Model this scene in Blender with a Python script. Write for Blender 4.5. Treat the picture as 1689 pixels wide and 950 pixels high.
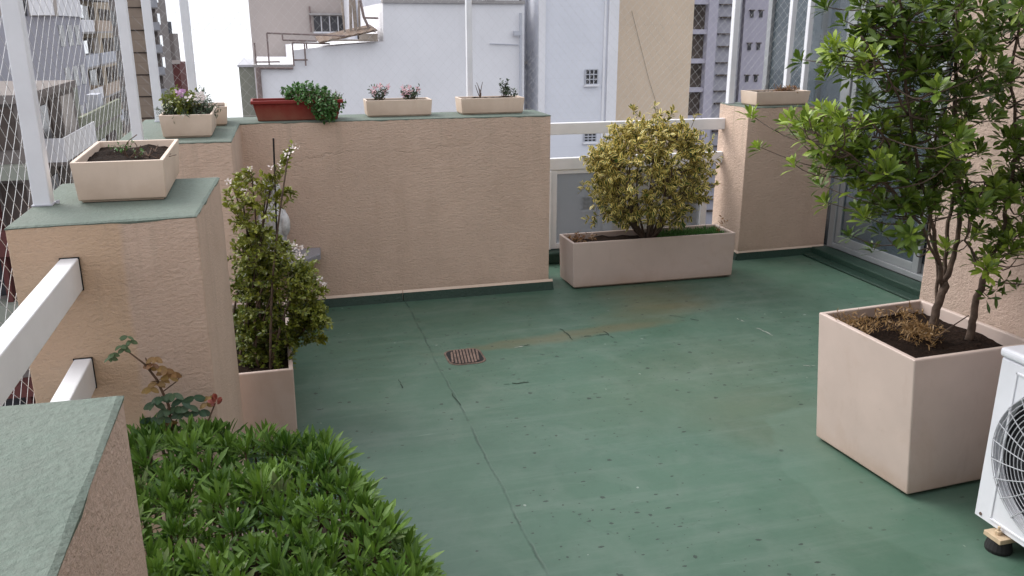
import bpy, bmesh, math, random
from mathutils import Vector, Matrix, noise as mnoise
for o in list(bpy.data.objects): bpy.data.objects.remove(o, do_unlink=True)
S = bpy.context.scene
COL = S.collection
R = math.radians
rnd = random.Random(7)

# ------------------------------------------------------------------ camera, sky, sun, exposure
FPX, CX, CY, PITCH, YAW, HC = 1410.0, 844.5, 475.0, R(16.96), R(15.5), 1.65
cd = bpy.data.cameras.new('camera'); cam = bpy.data.objects.new('camera', cd); COL.objects.link(cam)
cam.location = (0, 0, HC); cam.rotation_euler = (math.pi/2-PITCH, 0, -YAW)
cd.sensor_width = 36; cd.lens = 36*FPX/1689; cd.clip_start = .05; cd.clip_end = 9000
S.camera = cam
SUN_EL, SUN_AZ = R(44), R(-44)          # azimuth measured from +Y towards +X
w = bpy.data.worlds.new('World'); S.world = w; w.use_nodes = True
nt = w.node_tree; nt.nodes.clear()
sky = nt.nodes.new('ShaderNodeTexSky'); sky.sky_type = 'NISHITA'; sky.sun_disc = False
sky.sun_elevation = SUN_EL; sky.sun_rotation = SUN_AZ; sky.altitude = 0
sky.air_density = 1.0; sky.dust_density = 6.0; sky.ozone_density = 1.0
hs = nt.nodes.new('ShaderNodeHueSaturation'); hs.inputs['Saturation'].default_value = .22
mixc = nt.nodes.new('ShaderNodeMix'); mixc.data_type = 'RGBA'
mixc.inputs[0].default_value = .55; mixc.inputs[7].default_value = (9.6, 9.9, 10.6, 1)   # even cloud cover
bg = nt.nodes.new('ShaderNodeBackground'); bg.inputs['Strength'].default_value = .07
wo = nt.nodes.new('ShaderNodeOutputWorld')
nt.links.new(sky.outputs[0], hs.inputs['Color']); nt.links.new(hs.outputs[0], mixc.inputs[6])
nt.links.new(mixc.outputs[2], bg.inputs['Color']); nt.links.new(bg.outputs[0], wo.inputs['Surface'])
sl = bpy.data.lights.new('sun', 'SUN'); sl.energy = .88; sl.angle = R(36); sl.color = (1, .965, .92)
so = bpy.data.objects.new('sun', sl); COL.objects.link(so)
sd = Vector((math.sin(SUN_AZ)*math.cos(SUN_EL), math.cos(SUN_AZ)*math.cos(SUN_EL), math.sin(SUN_EL)))
so.rotation_euler = sd.to_track_quat('Z', 'Y').to_euler(); so.location = (-6, 4, 12)
S.view_settings.view_transform = 'Standard'; S.view_settings.look = 'None'
S.view_settings.gamma = 1; S.view_settings.use_curve_mapping = False
S.view_settings.exposure = 1.48
S.render.resolution_x, S.render.resolution_y = 1024, 576
S.render.engine = 'CYCLES'

# ------------------------------------------------------------------ helpers
_F = Vector((math.sin(YAW)*math.cos(PITCH), math.cos(YAW)*math.cos(PITCH), -math.sin(PITCH)))
_R = Vector((math.cos(YAW), -math.sin(YAW), 0)); _U = _R.cross(_F); _C = Vector((0, 0, HC))
def _ray(x, y): return _F*FPX+_R*(x-CX)-_U*(y-CY)
def at(x, y, Y):
    d = _ray(x, y); return _C+d*(Y/d.y)
def at_z(x, y, z):
    d = _ray(x, y); return _C+d*((z-HC)/d.z)
def V(*a): return Vector(a)

WL = {}
def tag(o, label=None, cat=None, group=None, kind=None):
    if label: o['label'] = label
    if cat: o['category'] = cat
    if group: o['group'] = group
    if kind: o['kind'] = kind
    return o
def thing(name, loc, label, cat, group=None):
    o = bpy.data.objects.new(name, None); COL.objects.link(o); o.location = loc
    o.empty_display_size = .1
    WL[o.name] = Vector(loc); return tag(o, label, cat, group)

class MB:
    def __init__(s): s.v = []; s.f = []; s.m = []; s.a = {}; s.mi = 0
    def face(s, *idx): s.f.append(idx); s.m.append(s.mi)
    def poly(s, pts):
        n = len(s.v); s.v += [Vector(p) for p in pts]; s.face(*range(n, n+len(pts)))
    def hexa(s, b, t):      # bottom ring, top ring (same length, ccw)
        n = len(s.v); k = len(b); s.v += [Vector(p) for p in b]+[Vector(p) for p in t]
        s.face(*[n+i for i in reversed(range(k))]); s.face(*[n+k+i for i in range(k)])
        for i in range(k):
            j = (i+1) % k; s.face(n+i, n+j, n+k+j, n+k+i)
    def box(s, x0, x1, y0, y1, z0, z1):
        s.hexa([(x0, y0, z0), (x1, y0, z0), (x1, y1, z0), (x0, y1, z0)], [(x0, y0, z1), (x1, y0, z1), (x1, y1, z1), (x0, y1, z1)]); return s
    def obox(s, c, sx, sy, sz, rot=0, base=None):   # centred box turned about z
        cr, sr = math.cos(rot), math.sin(rot)
        P = lambda x, y, z: (c[0]+x*cr-y*sr, c[1]+x*sr+y*cr, c[2]+z)
        a, b, h = sx/2, sy/2, sz/2
        s.hexa([P(-a, -b, -h), P(a, -b, -h), P(a, b, -h), P(-a, b, -h)], [P(-a, -b, h), P(a, -b, h), P(a, b, h), P(-a, b, h)]); return s
    def prism(s, poly, z0, z1):
        s.hexa([(x, y, z0) for x, y in poly], [(x, y, z1) for x, y in poly]); return s
    def prism_xz(s, poly, y0, y1):
        s.hexa([(x, y1, z) for x, z in poly], [(x, y0, z) for x, z in poly]); return s
    def tube(s, pts, r, n=6, cap=True):
        pts = [Vector(p) for p in pts]; k = len(pts)
        rs = r if isinstance(r, (list, tuple)) else [r]*k
        base = len(s.v); up = None
        for i, p in enumerate(pts):
            d = (pts[min(i+1, k-1)]-pts[max(i-1, 0)])
            d = d.normalized() if d.length > 1e-9 else Vector((0, 0, 1))
            if up is None: up = d.orthogonal().normalized()
            up = (up-d*up.dot(d)); up = up.normalized() if up.length > 1e-6 else d.orthogonal().normalized()
            q = d.cross(up)
            for j in range(n):
                a = 2*math.pi*j/n; s.v.append(p+(up*math.cos(a)+q*math.sin(a))*rs[i])
        for i in range(k-1):
            for j in range(n):
                a = base+i*n+j; b = base+i*n+(j+1) % n; s.face(a, b, b+n, a+n)
        if cap:
            s.face(*[base+j for j in reversed(range(n))]); s.face(*[base+(k-1)*n+j for j in range(n)])
        return s
    def lathe(s, c, prof, n=24, axis='z'):
        base = len(s.v); c = Vector(c)
        for r, h in prof:
            for j in range(n):
                a = 2*math.pi*j/n; x, y = r*math.cos(a), r*math.sin(a)
                s.v.append(c+(Vector((x, y, h)) if axis == 'z' else Vector((h, x, y))))
        for i in range(len(prof)-1):
            for j in range(n):
                a = base+i*n+j; b = base+i*n+(j+1) % n; s.face(a, b, b+n, a+n)
        s.face(*[base+j for j in reversed(range(n))]); s.face(*[base+(len(prof)-1)*n+j for j in range(n)])
        return s
    def ball(s, c, r, n=10, m=7, sq=(1, 1, 1)):
        base = len(s.v); c = Vector(c)
        for i in range(m+1):
            t = math.pi*i/m
            for j in range(n):
                a = 2*math.pi*j/n
                s.v.append(c+Vector((math.sin(t)*math.cos(a)*r*sq[0], math.sin(t)*math.sin(a)*r*sq[1], math.cos(t)*r*sq[2])))
        for i in range(m):
            for j in range(n):
                a = base+i*n+j; b = base+i*n+(j+1) % n; s.face(a, a+n, b+n, b)
        return s
    def leaf(s, p, d, nrm, L, W, curl=.2, fold=.25, tone=.5, shape=0, seg=4):
        # shape 0 lance, 1 obovate, 2 round
        d = d.normalized(); side = d.cross(nrm)
        if side.length < 1e-5: side = d.orthogonal()
        side.normalize(); n = side.cross(d).normalized()
        base = len(s.v); tn = s.a.setdefault('tone', []); ac = s.a.setdefault('across', [])
        while len(tn) < base: tn.append(.5); ac.append(0)
        for i in range(seg+1):
            t = i/seg
            if shape == 0: wd = math.sin(math.pi*min(1, .06+t*.94))**.8
            elif shape == 1: wd = math.sin(math.pi*(t*.96+.02)**1.7)**.9
            else: wd = math.sin(math.pi*(t*.94+.04))**.55
            wd = max(wd, .04)*W/2
            c = p+d*(L*t)-n*(curl*L*t*t)
            s.v += [c-side*wd+n*(fold*wd), c, c+side*wd+n*(fold*wd)]
            tn += [tone]*3; ac += [1, 0, 1]
        for i in range(seg):
            a = base+i*3
            s.face(a, a+1, a+4, a+3); s.face(a+1, a+2, a+5, a+4)
        return s
    def build(s, name, mat, parent=None, loc=None, bevel=0, smooth=False, recalc=True, seg=2):
        off = WL[parent.name] if parent else Vector(loc or (0, 0, 0))
        me = bpy.data.meshes.new(name)
        me.from_pydata([tuple(p-off) for p in s.v], [], s.f)
        for m in (mat if isinstance(mat, (list, tuple)) else [mat]): me.materials.append(m)
        me.polygons.foreach_set('material_index', s.m)
        for k, vals in s.a.items():
            vals += [.5]*(len(s.v)-len(vals))
            at_ = me.attributes.new(k, 'FLOAT', 'POINT'); at_.data.foreach_set('value', vals)
        if recalc:
            bm = bmesh.new(); bm.from_mesh(me); bmesh.ops.recalc_face_normals(bm, faces=bm.faces); bm.to_mesh(me); bm.free()
        if smooth: me.polygons.foreach_set('use_smooth', [True]*len(me.polygons))
        me.update()
        o = bpy.data.objects.new(name, me); COL.objects.link(o)
        if parent: o.parent = parent
        else: o.location = off
        WL[o.name] = off
        if bevel:
            b = o.modifiers.new('bevel', 'BEVEL'); b.width = bevel; b.segments = seg; b.limit_method = 'ANGLE'; b.angle_limit = R(40)
            if seg > 1: b.harden_normals = False
        return o

# ------------------------------------------------------------------ materials
def mat(name, col, rough=.6, spec=.4, metal=0):
    m = bpy.data.materials.new(name); m.use_nodes = True
    b = m.node_tree.nodes['Principled BSDF']
    b.inputs['Base Color'].default_value = (*col, 1); b.inputs['Roughness'].default_value = rough
    b.inputs['Metallic'].default_value = metal; b.inputs['Specular IOR Level'].default_value = spec
    return m
class NT:
    def __init__(s, m): s.m = m; s.t = m.node_tree; s.b = s.t.nodes['Principled BSDF']; s._tc = None
    def n(s, typ, **kw):
        x = s.t.nodes.new(typ)
        for k, v in kw.items(): setattr(x, k, v)
        return x
    def l(s, a, b): s.t.links.new(a, b)
    def tc(s):
        if not s._tc: s._tc = s.n('ShaderNodeTexCoord')
        return s._tc.outputs['Object']
    def mapping(s, loc=(0, 0, 0), sc=(1, 1, 1), rot=(0, 0, 0), src=None, typ='POINT'):
        x = s.n('ShaderNodeMapping', vector_type=typ); s.l(src or s.tc(), x.inputs[0])
        x.inputs['Location'].default_value = loc; x.inputs['Rotation'].default_value = rot; x.inputs['Scale'].default_value = sc
        return x.outputs[0]
    def noise(s, scale, detail=4, rough=.55, src=None, dist=0):
        x = s.n('ShaderNodeTexNoise'); s.l(src or s.tc(), x.inputs['Vector'])
        x.inputs['Scale'].default_value = scale; x.inputs['Detail'].default_value = detail; x.inputs['Roughness'].default_value = rough
        x.inputs['Distortion'].default_value = dist
        return x.outputs['Fac']
    def ramp(s, fac, stops):
        x = s.n('ShaderNodeValToRGB'); s.l(fac, x.inputs[0]); e = x.color_ramp.elements
        while len(e) < len(stops): e.new(.5)
        for i, (p, c) in enumerate(stops):
            e[i].position = p; e[i].color = (c, c, c, 1) if isinstance(c, (int, float)) else (*c, 1)
        return x.outputs[0]
    def mix(s, fac, a, b, typ='MIX'):
        x = s.n('ShaderNodeMix', data_type='RGBA', blend_type=typ)
        for sock, v in ((x.inputs[0], fac), (x.inputs[6], a), (x.inputs[7], b)):
            if isinstance(v, (int, float)): sock.default_value = v
            elif isinstance(v, tuple): sock.default_value = (*v, 1)
            else: s.l(v, sock)
        return x.outputs[2]
    def math(s, op, a, b=0, clamp=False):
        x = s.n('ShaderNodeMath', operation=op, use_clamp=clamp)
        for sock, v in ((x.inputs[0], a), (x.inputs[1], b)):
            if isinstance(v, (int, float)): sock.default_value = v
            else: s.l(v, sock)
        return x.outputs[0]
    def bump(s, h, strength=.4, dist=.01, prev=None):
        x = s.n('ShaderNodeBump'); s.l(h, x.inputs['Height']); x.inputs['Strength'].default_value = strength; x.inputs['Distance'].default_value = dist
        if prev: s.l(prev, x.inputs['Normal'])
        return x.outputs[0]
    def color(s, c): s.l(c, s.b.inputs['Base Color'])
    def rough(s, c): s.l(c, s.b.inputs['Roughness'])
    def normal(s, c): s.l(c, s.b.inputs['Normal'])
def sc(c, k): return tuple(x*k for x in c)

def stucco(name, col, streak=(1, 1, 2.2), scale=52, strength=.7, dist=.014, patch=None, crack=None):
    m = mat(name, col, .85, .25); t = NT(m)
    big = t.noise(1.6, 5, .6); mid = t.noise(9, 4, .6)
    c = t.mix(t.ramp(big, [(.3, 0), (.7, 1)]), sc(col, .9), sc(col, 1.07))
    c = t.mix(t.math('MULTIPLY', t.ramp(mid, [(.45, 0), (.8, 1)]), .35), c, sc((col[0], col[1]*.95, col[2]*.9), .8))
    # grime streaks that run down from the cap
    run = t.noise(6, 5, .65, src=t.mapping(sc=(1, 1, .12)))
    c = t.mix(t.math('MULTIPLY', t.ramp(run, [(.55, 0), (.78, 1)]), .3), c, sc((col[0], col[1]*.94, col[2]*.86), .68))
    if patch:      # an older, more ochre coat on one side
        x = t.n('ShaderNodeSeparateXYZ'); t.l(t.tc(), x.inputs[0])
        wob = t.math('MULTIPLY', t.math('SUBTRACT', t.noise(5, 3), .5), .03)
        k = t.math('MULTIPLY', t.math('SUBTRACT', patch[0], t.math('ADD', x.outputs[0], wob)), 60, True)
        c = t.mix(t.math('MULTIPLY', k, .75), c, patch[1])
    zz = t.n('ShaderNodeSeparateXYZ'); t.l(t.tc(), zz.inputs[0])
    foot = t.ramp(t.math('ADD', zz.outputs[2], t.math('MULTIPLY', t.noise(7, 5, .7), .16)), [(.09, 1), (.20, 0)])
    c = t.mix(t.math('MULTIPLY', foot, .38), c, sc((col[0], col[1]*.96, col[2]*.9), .62))
    drip = t.math('MULTIPLY', t.ramp(t.noise(11, 4, .6, src=t.mapping(sc=(1, 1, .05))), [(.56, 0), (.68, 1)]), t.ramp(t.math('ADD', zz.outputs[2], t.math('MULTIPLY', t.noise(3, 3), .35)), [(.95, 0), (1.3, 1)]))
    c = t.mix(t.math('MULTIPLY', drip, .3), c, sc((col[0]*.95, col[1], col[2]*.95), .62))
    h1 = t.noise(scale, 6, .62, src=t.mapping(sc=streak), dist=.6)
    h2 = t.noise(scale*4, 3, .6)
    hh = t.math('ADD', h1, t.math('MULTIPLY', h2, .25))
    c = t.mix(t.math('MULTIPLY', t.ramp(h1, [(.32, 1), (.48, 0)]), .3), c, sc(col, .72))
    if crack:
        z = t.n('ShaderNodeSeparateXYZ'); t.l(t.tc(), z.inputs[0])
        wob = t.math('MULTIPLY', t.math('SUBTRACT', t.noise(1.7, 6, .7), .5), .3)
        d = t.math('ABSOLUTE', t.math('SUBTRACT', t.math('ADD', z.outputs[2], wob), crack))
        line = t.math('MULTIPLY', t.ramp(d, [(0, 1), (.006, 0)]), t.ramp(t.noise(2.3, 2), [(.45, 0), (.6, 1)]))
        c = t.mix(t.math('MULTIPLY', line, .18), c, sc(col, .55))
        hh = t.math('SUBTRACT', hh, t.math('MULTIPLY', line, .3))
    t.color(c); t.normal(t.bump(hh, strength, dist)); return m

STUC = (.64, .48, .385)
M = {}
M['stucco'] = stucco('stucco_far', STUC, crack=.93)
M['stucco_patch'] = stucco('stucco_patched', sc(STUC, .92), streak=(1, 1, 1.6), scale=62, strength=.5, patch=(.03, (.56, .395, .265)), crack=.72)
M['stucco_right'] = stucco('stucco_right', sc(STUC, .95), streak=(1, 1, 2), scale=40)
M['stucco_pebble'] = stucco('stucco_pebble', sc((.70, .535, .45), 1.0), streak=(1, 1, 1), scale=80, strength=1, dist=.014)
M['stucco_pink'] = stucco('stucco_house', (.48, .365, .305), streak=(1, 1, 1.3), scale=75, strength=.9, dist=.012)

def green_paint(name, col, rough=.5):
    m = mat(name, col, rough, .4); t = NT(m)
    c = t.mix(t.ramp(t.noise(3, 6, .62), [(.3, 0), (.7, 1)]), sc(col, .85), sc(col, 1.14))
    c = t.mix(t.math('MULTIPLY', t.ramp(t.noise(22, 4, .7), [(.6, 0), (.75, 1)]), .4), c, sc(col, 1.3))
    c = t.mix(t.math('MULTIPLY', t.ramp(t.noise(13, 5, .7, dist=.5), [(.62, 0), (.74, 1)]), .45), c, sc(col, .55))
    c = t.mix(t.math('MULTIPLY', t.ramp(t.noise(75, 4, .75), [(.42, 1), (.56, 0)]), .35), c, sc((col[0]*1.1, col[1], col[2]), .6))
    c = t.mix(t.math('MULTIPLY', t.ramp(t.noise(1.8, 4, .6), [(.45, 0), (.62, 1)]), .45), c, (col[0]*1.15, col[1]*.97, col[2]*1.0))
    t.color(c); t.normal(t.bump(t.noise(70, 5, .65), .7, .008)); return m
GREEN = (.054, .110, .076)
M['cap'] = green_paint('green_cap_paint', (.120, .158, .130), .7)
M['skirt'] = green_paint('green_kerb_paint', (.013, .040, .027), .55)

def floor_mat():
    m = mat('green_roof_paint', GREEN, .45, .45); t = NT(m)
    c = t.mix(t.ramp(t.noise(.9, 6, .6), [(.3, 0), (.7, 1)]), sc(GREEN, .9), sc(GREEN, 1.12))
    c = t.mix(t.math('MULTIPLY', t.ramp(t.noise(3.5, 6, .68, dist=.4), [(.48, 0), (.7, 1)]), .5), c, (.104, .152, .120))     # worn chalky areas
    c = t.mix(t.math('MULTIPLY', t.ramp(t.noise(10, 6, .72, src=t.mapping(sc=(.5, 1.6, 1))), [(.57, 0), (.7, 1)]), .4), c, sc(GREEN, .72))  # brush and dirt streaks
    warp = t.n('ShaderNodeTexNoise'); t.l(t.tc(), warp.inputs['Vector']); warp.inputs['Scale'].default_value = 3.2; warp.inputs['Detail'].default_value = 5
    wv = t.n('ShaderNodeVectorMath', operation='MULTIPLY_ADD'); t.l(warp.outputs['Color'], wv.inputs[0]); wv.inputs[1].default_value = (.32, .22, 0); t.l(t.tc(), wv.inputs[2])
    wsrc = wv.outputs[0]
    def blob(cx, cy, rx, ry, rot):
        x = t.n('ShaderNodeTexGradient', gradient_type='SPHERICAL')
        t.l(t.mapping((cx+.16, cy+.11, 0), (rx, ry, 1), (0, 0, rot), src=wsrc, typ='TEXTURE'), x.inputs[0]); return x.outputs['Fac']
    brown = (.115, .10, .05)
    for (cx, cy, rx, ry, rot, k) in ((2.28, 4.78, .42, .40, .2, .85), (2.15, 4.5, .5, .2, .3, .7), (1.7, 4.28, .62, .09, .06, 1.0), (1.15, 4.2, .5, .075, .04, .8), (2.05, 3.0, .45, .4, 0, .35), (1.9, 3.5, .9, .5, .4, .22)):
        f = t.math('MULTIPLY', t.ramp(blob(cx, cy, rx, ry, rot), [(0, 0), (.55, 1)]), k*.62)
        c = t.mix(f, c, brown)
    roll = t.noise(3, 6, .7, src=t.mapping(sc=(.25, 3.2, 1), rot=(0, 0, .03)))
    c = t.mix(t.math('MULTIPLY', t.ramp(roll, [(.5, 0), (.68, 1)]), .4), c, (.115, .165, .132))
    c = t.mix(t.math('MULTIPLY', t.ramp(t.noise(17, 5, .75, dist=.4), [(.55, 0), (.72, 1)]), .35), c, (.035, .072, .052))
    ringv = t.n('ShaderNodeTexVoronoi', voronoi_dimensions='2D'); t.l(wsrc, ringv.inputs['Vector']); ringv.inputs['Scale'].default_value = 1.1
    ringm = t.math('MULTIPLY', t.ramp(ringv.outputs['Distance'], [(.22, 0), (.26, 1), (.33, 0)]), .12)
    c = t.mix(ringm, c, (.13, .17, .14))
    # pale scuffs
    sc1 = t.ramp(t.noise(5, 3, .5, src=t.mapping(sc=(.6, 5, 1), rot=(0, 0, .1))), [(.7, 0), (.78, 1)])
    c = t.mix(t.math('MULTIPLY', sc1, .35), c, (.24, .31, .27))
    # dark specks: chipped paint and grit, denser in the middle of the roof
    dens = t.noise(1.3, 2)
    def specks(scale, thr, keep, stretch=(1, 1, 1)):
        v = t.n('ShaderNodeTexVoronoi', voronoi_dimensions='2D'); t.l(t.mapping(sc=stretch, src=t.tc()), v.inputs['Vector']); v.inputs['Scale'].default_value = scale
        sep = t.n('ShaderNodeSeparateColor'); t.l(v.outputs['Color'], sep.inputs[0])
        near = t.math('LESS_THAN', t.math('ADD', v.outputs['Distance'], t.math('MULTIPLY', t.math('SUBTRACT', t.noise(90, 3, .7), .5), thr*1.9)), t.math('MULTIPLY', sep.outputs[1], thr))
        return t.math('MULTIPLY', near, t.math('GREATER_THAN', t.math('ADD', sep.outputs[0], t.math('MULTIPLY', t.math('SUBTRACT', dens, .5), 1.1)), keep))
    sp = t.math('MAXIMUM', t.math('MAXIMUM', specks(7.3, .075, .62), specks(17, .11, .80, (.55, 1.1, 1))), specks(33, .16, .93))
    c = t.mix(t.math('MULTIPLY', sp, .85), c, (.016, .026, .02))
    c = t.mix(t.math('MULTIPLY', specks(9, .08, .97), .4), c, (.42, .45, .42))
    # the seam between two roof sheets
    x = t.n('ShaderNodeSeparateXYZ'); t.l(t.tc(), x.inputs[0])
    wob = t.math('MULTIPLY', t.math('SUBTRACT', t.noise(2.2, 6, .7), .5), .05)
    d = t.math('ABSOLUTE', t.math('SUBTRACT', t.math('ADD', x.outputs[0], wob), .722))
    line = t.math('MULTIPLY', t.ramp(d, [(0, 1), (.0075, 0)]), t.ramp(t.noise(4, 4, .7), [(.38, .15), (.6, 1)]))
    c = t.mix(t.math('MULTIPLY', line, .8), c, (.022, .045, .034))
    d2 = t.math('ABSOLUTE', t.math('SUBTRACT', t.math('ADD', x.outputs[1], t.math('MULTIPLY', wob, 1.6)), 4.19))
    line2 = t.math('MULTIPLY', t.ramp(d2, [(0, 1), (.007, 0)]), t.ramp(t.noise(2.8, 3, .7), [(.53, 0), (.62, 1)]))
    c = t.mix(t.math('MULTIPLY', line2, .7), c, (.03, .05, .035))
    # broken hairline cracks and lifted paint, an extra coat around the cube planter
    v3 = t.n('ShaderNodeTexVoronoi', voronoi_dimensions='2D', feature='DISTANCE_TO_EDGE'); t.l(wsrc, v3.inputs['Vector']); v3.inputs['Scale'].default_value = 1.5
    hair = t.math('MULTIPLY', t.ramp(v3.outputs['Distance'], [(0, 1), (.006, 0)]), t.ramp(t.noise(2.6, 4, .7), [(.56, 0), (.66, 1)]))
    c = t.mix(t.math('MULTIPLY', hair, .45), c, (.03, .05, .038))
    coat = t.math('MULTIPLY', t.ramp(blob(2.22, 2.45, .62, .95, -.1), [(.33, 0), (.36, 1)]), .28)
    c = t.mix(coat, c, (.10, .17, .13))
    # dust caught in the paint
    t.color(c)
    t.rough(t.ramp(t.noise(4, 5, .6), [(.3, .38), (.7, .6)]))
    hh = t.math('SUBTRACT', t.math('ADD', t.noise(7, 5, .6), t.math('MULTIPLY', t.noise(60, 3, .5), .12)), t.math('ADD', line, sp))
    t.normal(t.bump(hh, .35, .006)); return m
M['floor'] = floor_mat()

def planter_mat(name, col):
    m = mat(name, col, .5, .35); t = NT(m)
    c = t.mix(t.ramp(t.noise(4, 5, .6), [(.3, 0), (.7, 1)]), sc(col, .93), sc(col, 1.05))
    c = t.mix(t.math('MULTIPLY', t.ramp(t.noise(14, 5, .7, src=t.mapping(sc=(1, 1, .25))), [(.58, 0), (.75, 1)]), .28), c, sc((col[0], col[1]*.9, col[2]*.8), .72))
    c = t.mix(t.math('MULTIPLY', t.ramp(t.noise(30, 3, .7), [(.7, 0), (.76, 1)]), .35), c, sc(col, .6))
    z = t.n('ShaderNodeSeparateXYZ'); t.l(t.tc(), z.inputs[0])
    base = t.ramp(t.math('ADD', z.outputs[2], t.math('MULTIPLY', t.noise(6, 5, .7), .16)), [(.07, 1), (.17, 0)])   # splashed soil at the foot
    c = t.mix(t.math('MULTIPLY', base, .42), c, (.34, .22, .14))
    c = t.mix(t.math('MULTIPLY', t.ramp(t.noise(2.2, 5, .7, dist=.8), [(.52, 0), (.66, 1)]), .3), c, (col[0]*.8, col[1]*.70, col[2]*.60))
    t.color(c); t.normal(t.bump(t.noise(160, 2, .5), .08, .002)); return m
M['planter'] = planter_mat('beige_planter', (.52, .42, .375))
M['planter_pale'] = planter_mat('cream_planter', (.68, .55, .45))
M['red_plastic'] = planter_mat('red_plastic', (.22, .022, .018))

def noisy(name, col, k=.25, scale=12, rough=.7, bump=0, bscale=60, bdist=.005, metal=0, spec=.4):
    m = mat(name, col, rough, spec, metal); t = NT(m)
    t.color(t.mix(t.ramp(t.noise(scale, 5, .6), [(.3, 0), (.7, 1)]), sc(col, 1-k), sc(col, 1+k)))
    if bump: t.normal(t.bump(t.noise(bscale, 4, .6), bump, bdist))
    return m
M['soil'] = noisy('soil', (.016, .009, .006), .7, 70, .95, 1, 90, .012, spec=.1)
M['white'] = noisy('white_enamel', (.78, .78, .80), .05, 7, .35)
M['pole'] = noisy('pole_paint', (.74, .75, .79), .07, 5, .4)
M['net'] = mat('nylon_twine', (.60, .60, .60), .7)
M['bark'] = noisy('bark', (.085, .058, .043), .4, 30, .9, .8, 60, .006)
M['twig'] = noisy('twig', (.10, .06, .04), .4, 30, .9)
M['dead'] = noisy('dry_stems', (.24, .14, .06), .5, 30, .9)
M['iron'] = noisy('rusty_iron', (.15, .10, .08), .4, 30, .85, .5)
M['dark'] = mat('dark_void', (.012, .011, .011), .9)
M['granite'] = noisy('grey_granite', (.26, .26, .29), .5, 160, .35)
M['stone'] = noisy('weathered_stone', (.52, .52, .53), .35, 34, .9, .6, 40)
M['alu'] = noisy('aluminium_frame', (.30, .315, .33), .08, 8, .35, metal=.35)
M['rubber'] = mat('black_rubber', (.014, .014, .015), .7)
M['ac_white'] = noisy('ac_enamel', (.70, .71, .76), .05, 4, .4)
M['ac_cream'] = noisy('cream_bracket', (.52, .40, .27), .2, 25, .6)
M['ac_grille'] = mat('ac_grille', (.42, .43, .46), .5)
M['ac_dark'] = mat('ac_inside', (.02, .02, .024), .6)
M['curtain'] = noisy('curtain', (.33, .38, .43), .12, 5, .9)

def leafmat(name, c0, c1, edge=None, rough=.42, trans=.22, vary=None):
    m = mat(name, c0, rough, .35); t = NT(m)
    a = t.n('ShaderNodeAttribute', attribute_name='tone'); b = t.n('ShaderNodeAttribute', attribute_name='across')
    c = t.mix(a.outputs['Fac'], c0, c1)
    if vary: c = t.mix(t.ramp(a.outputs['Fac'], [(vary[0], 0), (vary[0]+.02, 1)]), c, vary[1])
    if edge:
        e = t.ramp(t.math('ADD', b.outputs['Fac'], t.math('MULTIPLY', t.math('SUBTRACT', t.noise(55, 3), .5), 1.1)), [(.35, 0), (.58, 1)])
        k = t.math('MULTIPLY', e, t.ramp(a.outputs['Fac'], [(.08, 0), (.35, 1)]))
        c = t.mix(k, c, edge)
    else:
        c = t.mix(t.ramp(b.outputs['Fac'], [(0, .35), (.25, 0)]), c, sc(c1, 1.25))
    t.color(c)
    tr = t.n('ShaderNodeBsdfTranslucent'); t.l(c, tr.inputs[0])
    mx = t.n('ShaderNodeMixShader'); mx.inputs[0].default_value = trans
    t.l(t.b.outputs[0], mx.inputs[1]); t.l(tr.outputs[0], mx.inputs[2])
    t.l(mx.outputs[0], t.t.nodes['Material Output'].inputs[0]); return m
M['lf_hedge'] = leafmat('hedge_leaf', (.030, .084, .010), (.135, .24, .030), rough=.5, vary=(.94, (.17, .22, .09)))
M['lf_tree'] = leafmat('pittosporum_leaf', (.028, .064, .009), (.140, .212, .024), vary=(.84, (.26, .35, .045)), rough=.36)
M['lf_varieg'] = leafmat('variegated_leaf', (.045, .080, .018), (.085, .125, .026), edge=(.80, .63, .20))
M['lf_abelia'] = leafmat('small_leaf', (.050, .082, .011), (.25, .27, .036))
M['lf_dark'] = leafmat('grey_green_leaf', (.03, .055, .03), (.09, .13, .07))
M['lf_bright'] = leafmat('trailing_leaf', (.035, .10, .022), (.09, .21, .05))
M['lf_rose'] = leafmat('rose_leaf', (.05, .10, .06), (.10, .15, .07))
M['lf_rosered'] = leafmat('young_rose_leaf', (.20, .09, .045), (.30, .20, .07))
M['lf_dry'] = leafmat('dry_leaf', (.17, .09, .03), (.33, .21, .09))
M['pet_pink'] = leafmat('pink_petal', (.62, .30, .36), (.75, .52, .55))
M['pet_white'] = leafmat('white_petal', (.75, .66, .64), (.85, .78, .76))
M['pet_mauve'] = leafmat('mauve_petal', (.50, .26, .48), (.65, .45, .62))
M['pet_red'] = leafmat('red_petal', (.30, .07, .06), (.42, .15, .10))

def facade(name, col, k=.08, line=None, stain=.35, lk=.25):
    m = mat(name, col, .9, .2); t = NT(m)
    c = t.mix(t.ramp(t.noise(.35, 6, .65), [(.3, 0), (.7, 1)]), sc(col, 1-k), sc(col, 1+k*.6))
    run = t.noise(1.1, 6, .7, src=t.mapping(sc=(1, 1, .1)))
    c = t.mix(t.math('MULTIPLY', t.ramp(run, [(.5, 0), (.75, 1)]), stain), c, sc((col[0], col[1]*.98, col[2]*.96), .74))
    if line:
        z = t.n('ShaderNodeSeparateXYZ'); t.l(t.tc(), z.inputs[0])
        fr = t.math('FRACT', t.math('DIVIDE', z.outputs[2], line))
        c = t.mix(t.math('MULTIPLY', t.math('LESS_THAN', fr, .05), lk), c, sc(col, .6))
    t.color(c); t.normal(t.bump(t.noise(3, 6, .6), .2, .03)); return m
M['b_white'] = facade('white_render', (.75, .742, .77), stain=.3)
M['b_white2'] = facade('pale_blue_render', (.68, .69, .745), line=.45, stain=.1, lk=.06)
M['b_grey'] = facade('grey_render', (.48, .49, .54))
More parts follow.
